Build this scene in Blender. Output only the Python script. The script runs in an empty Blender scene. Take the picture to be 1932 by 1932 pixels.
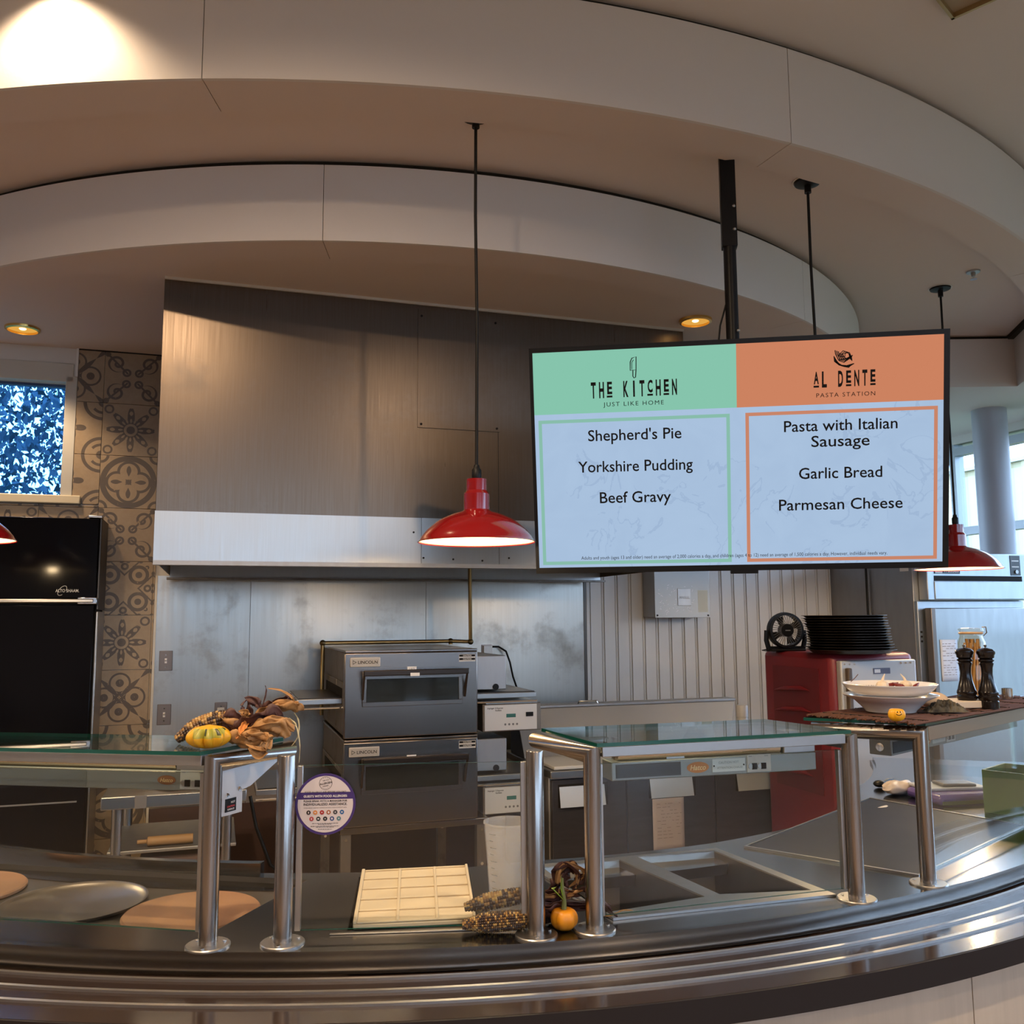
import bpy, bmesh, math, random
from mathutils import Vector, Matrix, Euler
from mathutils.geometry import tessellate_polygon
random.seed(7)
PI = math.pi
R = math.radians
scene = bpy.context.scene
col = scene.collection

# ------------------------------------------------------------------ camera
FPX = 1700.0; PITCH = R(6.7); ROLL = R(-0.4); CZ = 1.57
_F = Vector((0, math.cos(PITCH), math.sin(PITCH)))
_R = Vector((1, 0, 0)); _U = Vector((0, -math.sin(PITCH), math.cos(PITCH)))
CR = math.cos(ROLL)*_R + math.sin(ROLL)*_U
CU = -math.sin(ROLL)*_R + math.cos(ROLL)*_U
CO = Vector((0, 0, CZ))
cam_d = bpy.data.cameras.new('camera'); cam = bpy.data.objects.new('camera', cam_d); col.objects.link(cam)
cam_d.sensor_width = 36.0; cam_d.lens = 36.0*FPX/1932.0; cam_d.clip_start = 0.02; cam_d.clip_end = 300
cam.matrix_world = Matrix(((CR.x, CU.x, -_F.x, CO.x), (CR.y, CU.y, -_F.y, CO.y), (CR.z, CU.z, -_F.z, CO.z), (0, 0, 0, 1)))
scene.camera = cam

# ------------------------------------------------------------------ sky, exposure
scene.view_settings.view_transform = 'Standard'
scene.view_settings.look = 'None'
scene.view_settings.gamma = 1.0
scene.view_settings.use_curve_mapping = False
scene.view_settings.exposure = 0.0
world = bpy.data.worlds.new('sky'); scene.world = world; world.use_nodes = True
_bg = world.node_tree.nodes['Background']
_bg.inputs[0].default_value = (.50, .70, 1.0, 1); _bg.inputs[1].default_value = 8.0
scene.cycles.max_bounces = 8; scene.cycles.diffuse_bounces = 4; scene.cycles.glossy_bounces = 4; scene.cycles.transparent_max_bounces = 16; scene.cycles.caustics_reflective = False; scene.cycles.caustics_refractive = False

# ------------------------------------------------------------------ frames and pixel rays
D = 5.69; YAW = R(18)                                   # the kitchen's back wall: distance and turn
WX = Vector((math.cos(YAW), math.sin(YAW), 0)); WN = Vector((math.sin(YAW), -math.cos(YAW), 0))
def wp(s, off, z=0.0): return WX*s - WN*(D-off) + Vector((0, 0, z))
def ray(x, y): return CR*(x-966) - CU*(y-966) + _F*FPX
def onz(x, y, z):
    d = ray(x, y); return CO + d*((z-CZ)/d.z)
def onwall(x, y, off):
    d = ray(x, y); q = CO + d*((-(D-off))/(d.dot(WN))); return (q.dot(WX), q.z)
C0 = Vector((-.465, 4.942, 0))                          # centre of the counter's curve
C1 = Vector((-1.06, 8.38, 0)); C2 = Vector((-.954, 7.085, 0))
def pol(c, r, a, z=0.0): a = R(a); return Vector((c.x + r*math.sin(a), c.y - r*math.cos(a), z))

# ------------------------------------------------------------------ materials
MATS = {}
class NV:
    """a value in a node tree, with arithmetic"""
    def __init__(s, nt, sock): s.nt = nt; s.k = sock
    def _m(s, op, *a):
        n = s.nt.nodes.new('ShaderNodeMath'); n.operation = op
        for i, v in enumerate((s,)+a):
            if isinstance(v, NV): s.nt.links.new(v.k, n.inputs[i])
            else: n.inputs[i].default_value = v
        return NV(s.nt, n.outputs[0])
    def __add__(s, o): return s._m('ADD', o)
    def __sub__(s, o): return s._m('SUBTRACT', o)
    def __mul__(s, o): return s._m('MULTIPLY', o)
    def __truediv__(s, o): return s._m('DIVIDE', o)
    def abs(s): return s._m('ABSOLUTE')
    def sin(s): return s._m('SINE')
    def cos(s): return s._m('COSINE')
    def sqrt(s): return s._m('SQRT')
    def lt(s, o): return s._m('LESS_THAN', o)
    def gt(s, o): return s._m('GREATER_THAN', o)
    def min(s, o): return s._m('MINIMUM', o)
    def max(s, o): return s._m('MAXIMUM', o)
    def fract(s): return s._m('FRACT')
    def atan2(s, o): return s._m('ARCTAN2', o)
def lin(c):
    return tuple((v/12.92 if v <= .04045 else ((v+.055)/1.055)**2.4) for v in [x/255.0 for x in c])
def mat(name, color, rough=.5, metal=0.0, spec=.5, noise=None, bump=None, coat=0, emit=None, estr=1.0, alpha=None, stretch=None, trans=0, coords='Object'):
    """noise=(scale, amount, second colour); bump=(scale, strength); stretch=(x,y,z) scales the noise space"""
    if name in MATS: return MATS[name]
    m = bpy.data.materials.new(name); m.use_nodes = True; MATS[name] = m
    nt = m.node_tree; b = nt.nodes['Principled BSDF']
    b.inputs['Base Color'].default_value = (*color, 1); b.inputs['Roughness'].default_value = rough
    b.inputs['Metallic'].default_value = metal; b.inputs['Specular IOR Level'].default_value = spec
    if coat: b.inputs['Coat Weight'].default_value = coat; b.inputs['Coat Roughness'].default_value = .08
    if trans: b.inputs['Transmission Weight'].default_value = trans
    if emit: b.inputs['Emission Color'].default_value = (*emit, 1); b.inputs['Emission Strength'].default_value = estr
    def vec():
        tc = nt.nodes.new('ShaderNodeTexCoord'); mp = nt.nodes.new('ShaderNodeMapping')
        nt.links.new(tc.outputs[coords], mp.inputs[0])
        if stretch: mp.inputs['Scale'].default_value = stretch
        return mp.outputs[0]
    if noise:
        n = nt.nodes.new('ShaderNodeTexNoise'); n.inputs['Scale'].default_value = noise[0]; n.inputs['Detail'].default_value = 6; n.inputs['Roughness'].default_value = .65
        nt.links.new(vec(), n.inputs['Vector'])
        rp = nt.nodes.new('ShaderNodeValToRGB'); a = noise[1]
        rp.color_ramp.elements[0].position = .5-a; rp.color_ramp.elements[1].position = .5+a
        rp.color_ramp.elements[0].color = (*color, 1); rp.color_ramp.elements[1].color = (*noise[2], 1)
        nt.links.new(n.outputs['Fac'], rp.inputs[0]); nt.links.new(rp.outputs[0], b.inputs['Base Color'])
    if bump:
        n = nt.nodes.new('ShaderNodeTexNoise'); n.inputs['Scale'].default_value = bump[0]; n.inputs['Detail'].default_value = 3
        nt.links.new(vec(), n.inputs['Vector'])
        bp = nt.nodes.new('ShaderNodeBump'); bp.inputs['Strength'].default_value = bump[1]; bp.inputs['Distance'].default_value = .01
        nt.links.new(n.outputs['Fac'], bp.inputs['Height']); nt.links.new(bp.outputs[0], b.inputs['Normal'])
    return m
def steel(name, color, rough, stretch, dirt=None, var=.05, aniso=0.0, rv=.12, bs=.012):
    """brushed steel: streaked roughness and tone along the brushing, optional soft grime"""
    if name in MATS: return MATS[name]
    m = mat(name, color, rough, 1.0); nt = m.node_tree; b = nt.nodes['Principled BSDF']
    tc = nt.nodes.new('ShaderNodeTexCoord'); mp = nt.nodes.new('ShaderNodeMapping'); mp.inputs['Scale'].default_value = stretch
    nt.links.new(tc.outputs['Object'], mp.inputs[0])
    n = nt.nodes.new('ShaderNodeTexNoise'); n.inputs['Scale'].default_value = 1; n.inputs['Detail'].default_value = 4
    nt.links.new(mp.outputs[0], n.inputs['Vector'])
    v = NV(nt, n.outputs['Fac'])
    nt.links.new(((v-.5)*rv+rough).k, b.inputs['Roughness'])
    mx = nt.nodes.new('ShaderNodeMix'); mx.data_type = 'RGBA'
    c2 = tuple(max(0, c-var) for c in color)
    mx.inputs[6].default_value = (*color, 1); mx.inputs[7].default_value = (*c2, 1)
    nt.links.new(v.k, mx.inputs[0]); out = mx.outputs[2]
    if dirt:                                              # (scale, threshold, colour)
        n2 = nt.nodes.new('ShaderNodeTexNoise'); n2.inputs['Scale'].default_value = dirt[0]; n2.inputs['Detail'].default_value = 8; n2.inputs['Roughness'].default_value = .7
        nt.links.new(tc.outputs['Object'], n2.inputs['Vector'])
        rp = nt.nodes.new('ShaderNodeMapRange'); rp.inputs[1].default_value = dirt[1]; rp.inputs[2].default_value = dirt[1]+.18; rp.inputs[4].default_value = .75
        nt.links.new(n2.outputs['Fac'], rp.inputs[0])
        m2 = nt.nodes.new('ShaderNodeMix'); m2.data_type = 'RGBA'
        nt.links.new((NV(nt, rp.outputs[0])*-.9+1.0).k, b.inputs['Metallic']); nt.links.new(rp.outputs[0], m2.inputs[0]); nt.links.new(out, m2.inputs[6]); m2.inputs[7].default_value = (*dirt[2], 1); out = m2.outputs[2]
    nt.links.new(out, b.inputs['Base Color'])
    bp = nt.nodes.new('ShaderNodeBump'); bp.inputs['Strength'].default_value = bs; bp.inputs['Distance'].default_value = .002
    nt.links.new(n.outputs['Fac'], bp.inputs['Height']); nt.links.new(bp.outputs[0], b.inputs['Normal'])
    if aniso: b.inputs['Anisotropic'].default_value = aniso
    return m
def glass(name, tint=(.95, .975, .97), refl=1.0, rough=.02, fr=1.42):
    """thin pane: clear with a mirror film that strengthens at grazing angles"""
    if name in MATS: return MATS[name]
    m = bpy.data.materials.new(name); m.use_nodes = True; MATS[name] = m; nt = m.node_tree; nt.nodes.clear()
    o = nt.nodes.new('ShaderNodeOutputMaterial'); t = nt.nodes.new('ShaderNodeBsdfTransparent'); g = nt.nodes.new('ShaderNodeBsdfGlossy')
    t.inputs[0].default_value = (*tint, 1); g.inputs['Roughness'].default_value = rough; g.inputs[0].default_value = (refl, refl, refl, 1)
    lw = nt.nodes.new('ShaderNodeLayerWeight'); lw.inputs[0].default_value = .5; mx = nt.nodes.new('ShaderNodeMixShader')
    f0 = ((fr-1)/(fr+1))**2; k = NV(nt, lw.outputs['Facing'])._m('POWER', 5.0)*(1-f0)+f0
    nt.links.new(k.k, mx.inputs[0]); nt.links.new(t.outputs[0], mx.inputs[1]); nt.links.new(g.outputs[0], mx.inputs[2]); nt.links.new(mx.outputs[0], o.inputs[0])
    return m
def emis(name, c, s=1.0):
    if name in MATS: return MATS[name]
    m = bpy.data.materials.new(name); m.use_nodes = True; MATS[name] = m; nt = m.node_tree; nt.nodes.clear()
    o = nt.nodes.new('ShaderNodeOutputMaterial'); e = nt.nodes.new('ShaderNodeEmission'); e.inputs[0].default_value = (*c, 1); e.inputs[1].default_value = s
    nt.links.new(e.outputs[0], o.inputs[0]); return m

PAINT = mat('ceiling_paint', (.65, .615, .59), .75, bump=(120, .03))
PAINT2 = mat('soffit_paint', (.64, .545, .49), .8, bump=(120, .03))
WALLW = mat('wall_paint', (.62, .60, .57), .7)
BEAD = mat('beadboard_paint', (.66, .65, .63), .45)
DARKGAP = mat('shadow_gap', (.015, .013, .012), .9)
FLOOR = mat('wood_tone_floor', (.43, .34, .27), .5, noise=(3, .3, (.37, .29, .22)))
LOWWALL = mat('brown_lower_wall', (.10, .05, .035), .5, noise=(2.5, .3, (.06, .035, .03)))
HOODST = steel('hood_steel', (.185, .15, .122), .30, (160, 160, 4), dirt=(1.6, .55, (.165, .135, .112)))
BANDST = steel('band_steel', (.50, .495, .475), .34, (220, 220, 5))
SPLASH = steel('splash_steel', (.45, .425, .38), .33, (90, 90, 3), dirt=(2.6, .52, (.22, .20, .165)))
OVENST = mat('oven_steel', (.21, .185, .17), .27, 1.0, noise=(1.5, .3, (.24, .21, .19)))
OVENDK = steel('oven_side_steel', (.26, .235, .21), .5, (60, 60, 10), dirt=(5, .5, (.07, .05, .04)))
COUNTST = steel('counter_steel', (.36, .345, .325), .17, (3, 3, 3), var=.03, rv=.06, bs=.004)
TUBEST = steel('tube_steel', (.37, .335, .305), .24, (260, 260, 3))
PLAINST = steel('plain_steel', (.46, .455, .445), .33, (40, 40, 6))
DULLST = steel('dull_steel', (.42, .42, .425), .5, (30, 30, 8))
CHROME = mat('chrome', (.75, .75, .75), .12, 1.0)
BRASS = mat('dull_brass', (.36, .26, .12), .35, 1.0)
BLACK = mat('black_plastic', (.008, .008, .009), .4, 0, .18)
BLACKM = mat('black_matte', (.012, .010, .009), .7, 0, .2)
BLKIRON = mat('seasoned_iron', (.045, .035, .03), .33, .8)
INK = mat('ink', (.008, .008, .009), .8, spec=.1)
WHITEP = mat('white_paper', (.72, .71, .70), .7)
WHITEPL = mat('white_plastic', (.74, .73, .71), .4)
GLASS = glass('clear_glass')
GLASST = glass('shelf_glass', (.90, .97, .95), 1.0, .015, 1.62)
GEDGE = mat('glass_edge_green', (.005, .07, .055), .12, 0, .8, emit=(0, .02, .014), estr=0.0)
WINGL = glass('window_glass', (.93, .95, .96), .6, .02, 1.35)
REDPL = mat('red_moulded_plastic', (.20, .014, .022), .42, bump=(200, .05))
REDEN = mat('red_enamel', (.22, .004, .006), .16, coat=.6)
RAILTOP = mat('dark_laminate', (.034, .023, .020), .13, 0, .45, noise=(6, .3, (.028, .020, .018)))
RAILEDGE = mat('dark_edge_band', (.016, .013, .013), .5, 0, .2)
WOODPALE = mat('pale_wood_laminate', (.50, .44, .36), .5, noise=(2.0, .25, (.42, .37, .30)), stretch=(14, 14, 1))
RUBBERC = mat('black_cable', (.008, .008, .008), .55, 0, .2)

# ------------------------------------------------------------------ mesh building
class MB:
    def __init__(s): s.v = []; s.f = []; s.m = []; s.cur = 0
    def add(s, vs, fs, mi=None):
        o = len(s.v); s.v += [Vector(v) for v in vs]; s.f += [tuple(i+o for i in f) for f in fs]; s.m += [s.cur if mi is None else mi]*len(fs); return s
    def box(s, x0, x1, y0, y1, z0, z1, mi=None):
        vs = [(x, y, z) for z in (z0, z1) for y in (y0, y1) for x in (x0, x1)]
        return s.add(vs, [(0, 2, 3, 1), (4, 5, 7, 6), (0, 1, 5, 4), (2, 6, 7, 3), (0, 4, 6, 2), (1, 3, 7, 5)], mi)
    def quad(s, a, b, c, d, mi=None): return s.add([a, b, c, d], [(0, 1, 2, 3)], mi)
    def prism(s, poly, z0, z1, mi=None):
        n = len(poly); ar = sum(poly[i][0]*poly[(i+1) % n][1]-poly[(i+1) % n][0]*poly[i][1] for i in range(n))
        if ar < 0: poly = poly[::-1]
        vs = [(p[0], p[1], z0) for p in poly]+[(p[0], p[1], z1) for p in poly]
        return s.add(vs, [tuple(range(n))[::-1], tuple(range(n, 2*n))]+[(i, (i+1) % n, (i+1) % n+n, i+n) for i in range(n)], mi)
    def holed(s, outer, holes, z0, z1, mi=None, sides=True):
        """flat slab with holes"""
        loops = [[Vector((p[0], p[1], 0)) for p in outer]]+[[Vector((p[0], p[1], 0)) for p in h] for h in holes]
        tris = tessellate_polygon(loops); pts = [p for l in loops for p in l]; n = len(pts)
        vs = [(p.x, p.y, z1) for p in pts]+[(p.x, p.y, z0) for p in pts]; fs = []
        for t in tris:
            a, b, c = (pts[i] for i in t)
            if (b-a).cross(c-a).z < 0: t = t[::-1]
            fs.append(tuple(t)); fs.append(tuple(i+n for i in t[::-1]))
        o = 0
        for li, l in enumerate(loops):
            k = len(l); ar = sum(l[i].x*l[(i+1) % k].y-l[(i+1) % k].x*l[i].y for i in range(k)); fl = (ar < 0) != (li > 0)
            if sides:
                for i in range(k):
                    a, b = o+i, o+(i+1) % k; q = (a+n, b+n, b, a); fs.append(q[::-1] if fl else q)
            o += k
        return s.add(vs, fs, mi)
    def tube(s, path, r, n=14, mi=None, cap=True, flat=1.0):
        path = [Vector(p) for p in path]; rs = r if isinstance(r, (list, tuple)) else [r]*len(path)
        vs = []; k = len(path); d0 = (path[1]-path[0]).normalized()
        up = Vector((0, 0, 1)) if abs(d0.z) < .9 else Vector((1, 0, 0))
        x = d0.cross(up).normalized()
        for i, p in enumerate(path):
            da = (path[i]-path[i-1]).normalized() if i else d0
            db = (path[i+1]-path[i]).normalized() if i < k-1 else da
            x = (x-da*x.dot(da)).normalized(); y = da.cross(x)
            t = (da+db)
            t = t.normalized() if t.length > 1e-6 else da
            for j in range(n):
                a = 2*PI*j/n; q = x*math.cos(a)*rs[i]+y*math.sin(a)*rs[i]*flat
                den = da.dot(t); q = q-da*(q.dot(t)/den) if den > .2 else q
                vs.append(p+q)
            x = (x-db*x.dot(db)).normalized()
        fs = [(i*n+j, i*n+(j+1) % n, (i+1)*n+(j+1) % n, (i+1)*n+j) for i in range(k-1) for j in range(n)]
        if cap: fs += [tuple(range(n))[::-1], tuple(range((k-1)*n, k*n))]
        return s.add(vs, fs, mi)
    def cyl(s, p0, p1, r, n=20, mi=None, r1=None): return s.tube([p0, p1], [r, r if r1 is None else r1], n, mi)
    def lathe(s, prof, n=32, c=(0, 0, 0), mi=None, closed=False, caps=True):
        vs = []; k = len(prof); c = Vector(c)
        for r, z in prof:
            for j in range(n):
                a = 2*PI*j/n; vs.append(c+Vector((r*math.cos(a), r*math.sin(a), z)))
        m = k if closed else k-1
        fs = [(i*n+j, i*n+(j+1) % n, ((i+1) % k)*n+(j+1) % n, ((i+1) % k)*n+j) for i in range(m) for j in range(n)]
        if not closed and caps:
            if prof[0][0] > 1e-5: fs.append(tuple(range(n))[::-1])
            if prof[-1][0] > 1e-5: fs.append(tuple(range((k-1)*n, k*n)))
        return s.add(vs, fs, mi)
    def arc(s, c, r0, r1, z0, z1, a0, a1, n=48, mi=None, caps=True):
        """ring segment, r0<r1; r0 may be a function of the angle"""
        vs = []
        g = (lambda a: r0(a)) if callable(r0) else (lambda a: r0)
        for i in range(n+1):
            a = a0+(a1-a0)*i/n
            vs += [pol(c, g(a), a, z0), pol(c, r1, a, z0), pol(c, r1, a, z1), pol(c, g(a), a, z1)]
        fs = []
        for i in range(n):
            o = 4*i; e = o+4
            fs += [(o, e, e+1, o+1), (o+1, e+1, e+2, o+2), (o+2, e+2, e+3, o+3), (o+3, e+3, e, o)]
        if caps: fs += [(0, 1, 2, 3), (4*n+3, 4*n+2, 4*n+1, 4*n)]
        return s.add(vs, fs, mi)
    def sphere(s, c, r, n=12, sq=(1, 1, 1), mi=None):
        c = Vector(c); prof = [(math.sin(PI*i/n)*r, -math.cos(PI*i/n)*r) for i in range(n+1)]
        b = MB(); b.lathe(prof, n*2); return s.add([c+Vector((v.x*sq[0], v.y*sq[1], v.z*sq[2])) for v in b.v], b.f, mi)
    def grid(s, fn, nu, nv, mi=None, closeu=False):
        vs = [fn(i/nu, j/nv) for j in range(nv+1) for i in range(nu+1)]
        return s.add(vs, [(j*(nu+1)+i, j*(nu+1)+i+1, (j+1)*(nu+1)+i+1, (j+1)*(nu+1)+i) for j in range(nv) for i in range(nu)], mi)
    def xf(s, M):
        s.v = [M @ v for v in s.v]; return s
    def mesh(s, name, mats, smooth=40):
        me = bpy.data.meshes.new(name); me.from_pydata([tuple(v) for v in s.v], [], s.f)
        for m in (mats if isinstance(mats, (list, tuple)) else [mats]): me.materials.append(m)
        for p, mi in zip(me.polygons, s.m): p.material_index = mi
        bm = bmesh.new(); bm.from_mesh(me)
        bmesh.ops.remove_doubles(bm, verts=bm.verts, dist=1e-6)
        bmesh.ops.recalc_face_normals(bm, faces=bm.faces); bm.to_mesh(me); bm.free()
        if smooth:
            me.shade_smooth(); me.set_sharp_from_angle(angle=R(smooth))
        me.update(); return me
    def build(s, name, mats, parent=None, loc=(0, 0, 0), rz=0.0, smooth=40, bevel=0, solid=0):
        o = bpy.data.objects.new(name, s.mesh(name, mats, smooth)); col.objects.link(o)
        o.location = loc; o.rotation_euler = (0, 0, rz)
        if parent: o.parent = parent
        if solid:
            md = o.modifiers.new('thickness', 'SOLIDIFY'); md.thickness = solid; md.offset = 0
        if bevel:
            md = o.modifiers.new('bevel', 'BEVEL'); md.width = bevel; md.segments = 2; md.limit_method = 'ANGLE'; md.angle_limit = R(40)
        return o
def tag(o, label=None, cat=None, group=None, kind=None):
    if label: o['label'] = label
    if cat: o['category'] = cat
    if group: o['group'] = group
    if kind: o['kind'] = kind
    return o
def thing(name, label, cat, loc=(0, 0, 0), rz=0.0, group=None):
    o = bpy.data.objects.new(name, None); col.objects.link(o); o.empty_display_size = .05
    o.location = loc; o.rotation_euler = (0, 0, rz); return tag(o, label, cat, group)
def struct(name, mb, mats, **k): return tag(mb.build(name, mats, **k), kind='structure')
def copy_tree(o, parent=None):
    c = o.copy(); col.objects.link(c); c.parent = parent
    for ch in list(o.children): copy_tree(ch, c)
    return c
def BX(name, m, p, x0, x1, y0, y1, z0, z1, bevel=0, **k): return MB().box(x0, x1, y0, y1, z0, z1).build(name, m, p, bevel=bevel, **k)
_dg = None
def lettering(txt, m, parent, loc, width=None, height=None, rot=(PI/2, 0, 0), align='CENTER', name='lettering', bold=0.0, shear=0.0, spacing=1.0, sx=1.0):
    """flat print: text turned into a mesh; width/height are its real extents"""
    cu = bpy.data.curves.new('t', 'FONT'); cu.body = txt; cu.size = 1; cu.offset = bold; cu.shear = shear; cu.space_character = spacing; cu.resolution_u = 3
    o = bpy.data.objects.new('t', cu); col.objects.link(o); bpy.context.view_layer.update()
    me = bpy.data.meshes.new_from_object(o.evaluated_get(bpy.context.evaluated_depsgraph_get()))
    bpy.data.objects.remove(o); bpy.data.curves.remove(cu)
    xs = [v.co.x for v in me.vertices]; ys = [v.co.y for v in me.vertices]
    w = max(xs)-min(xs); cx = (max(xs)+min(xs))/2
    if width: k = width/w; ky = k/sx if not height else height/.70
    else: ky = height/.70; k = ky*sx
    if align == 'LEFT': cx = min(xs)
    for v in me.vertices: v.co = ((v.co.x-cx)*k, (v.co.y-.35)*ky, 0)
    me.materials.clear(); me.materials.append(m)
    ob = bpy.data.objects.new(name, me); col.objects.link(ob); ob.parent = parent; ob.location = loc; ob.rotation_euler = rot
    return ob
def ribbon(mb, pts, w, y=0.0, closed=False):
    """flat stroke in the local x-z plane"""
    P = [Vector((p[0], p[1])) for p in pts]; n = len(P); vs = []
    for i in range(n):
        a = P[i-1] if (i or closed) else P[i]; b = P[(i+1) % n] if (i < n-1 or closed) else P[i]
        d = (b-a).normalized(); q = Vector((-d.y, d.x))*w/2
        vs += [(P[i].x+q.x, y, P[i].y+q.y), (P[i].x-q.x, y, P[i].y-q.y)]
    m = n if closed else n-1
    mb.add(vs, [(2*i, 2*i+1, (2*i+3) % (2*n), (2*i+2) % (2*n)) for i in range(m)]); return mb
def arcpts(cx, cz, r, a0, a1, n=12, sx=1.0): return [(cx+r*sx*math.cos(R(a0+(a1-a0)*i/n)), cz+r*math.sin(R(a0+(a1-a0)*i/n))) for i in range(n+1)]

# ================================================================== THE SETTING
Z0 = 3.888; Z1 = 3.495; Z1L = 3.45; Z2 = 3.16; Z2L = 3.13
struct('floor', MB().prism([(-9, -8.2), (12, -8.2)]+[tuple(wp(*q)[:2]) for q in ((6.55, 9), (6.55, -3.2), (4.4, -3.2), (4.4, -.17), (-7, -.17))], -.1, 0), FLOOR)
roof = [(-9, -8.2), (12, -8.2)]+[tuple(wp(*q)[:2]) for q in ((6.55, 9), (6.55, -3.2), (4.4, -3.2), (4.4, -.17), (-7, -.17))]
struct('ceiling', MB().prism(roof, Z0, Z0+.1), PAINT)
def segment(c, r, a0, a1, z0, z1):
    pts = [pol(c, r, a0+(a1-a0)*i/120) for i in range(121)]
    pts = [q for q in pts if D+q.dot(WN) > -.17]
    return MB().prism([(q.x, q.y) for q in pts], z0, z1)
# outer curved tier: soffit, then curved fascia and lip panels with open joints
t1 = struct('ceiling', segment(C1, 5.22, -90, 75, Z1, Z1+.03), PAINT2)
def ang(c, P): return math.degrees(math.atan2(P.x-c.x, c.y-P.y))
def tier(parent, c, r0, r1, zb, zt, zsoff, edges, gap):
    for a0, a1 in zip(edges[:-1], edges[1:]):
        n = max(6, int((a1-a0)/1.2))
        MB().arc(c, r1-.015, r1, zb, zt, a0+gap, a1-gap, n).build('fascia_panel', PAINT, parent)
        MB().arc(c, r0, r1-.0152, zb+.001, zb+.013, a0+gap, a1-gap, n).build('lip_panel', PAINT2, parent)
    MB().arc(c, r0, r0+.012, zb+.013, zsoff, edges[0], edges[-1], 72).build('lip_return', PAINT2, parent)
    MB().arc(c, r1-.06, r1-.03, zb+.02, zt+.03, edges[0], edges[-1], 72).build('joint_backing', DARKGAP, parent)
s0, s1 = ang(C1, onz(380, 147, Z1L)), ang(C1, onz(1500, 265, Z1L)); st = s1-s0
tier(t1, C1, 5.215, 5.43, Z1L, Z0-.032, Z1, [s0-2*st, s0-st, s0, s1, s1+st, 75], .018)
t2 = struct('ceiling', segment(C2, 3.31, -110, 110, Z2, Z2+.03), PAINT2)
s0, s1 = ang(C2, onz(610, 457, Z2L)), ang(C2, onz(1508, 607, Z2L)); st = s1-s0
tier(t2, C2, 3.305, 3.51, Z2L, Z1-.034, Z2, [s0-2*st, s0-st, s0, s1, s1+st], .022)
# lower bulkhead by the windows and the ceiling beyond it
bk = [(2.62, 6.088), (3.487, 6.068), (3.25, 5.09), (3.46, 5.04), (3.75, 6.27), (2.62, 6.30)]
bh = struct('ceiling', MB().prism(bk, Z2L, Z1-.025), PAINT)
MB().prism([(2.62, 6.12), (3.455, 6.10), (3.22, 5.1), (3.45, 5.06), (3.74, 6.25), (2.62, 6.28)], Z1-.03, Z1+.001).build('reveal', DARKGAP, bh)
MB().prism([(2.62, 6.29), (3.74, 6.26), (3.45, 5.05), *[tuple(wp(*q)[:2]) for q in ((6.32, 3), (6.32, -3.0), (4.4, -3.0), (4.4, -.1))], (2.62, 6.72)], Z2+.01, Z2+.05).build('soffit', PAINT, bh)

def wbuild(name, mb, m, parent=None, **k): return mb.build(name, m, parent, loc=(wp(0, 0) if parent is None else (0, 0, 0)), rz=(YAW if parent is None else 0), **k)
mb = MB().box(-5, -2.2, 0, .18, 0, 3.3).box(-2.2, -.86, 0, .18, 0, 2.285).box(-2.2, -.86, 0, .18, 2.99, 3.3).box(-.86, 5.0, 0, .18, 0, 3.3)
wall_back = tag(wbuild('wall_back', mb, WALLW), kind='structure')
wbuild('lower_wall', MB().box(-.345, 4.9, -.004, 0, 0, .55), LOWWALL, wall_back)

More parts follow.
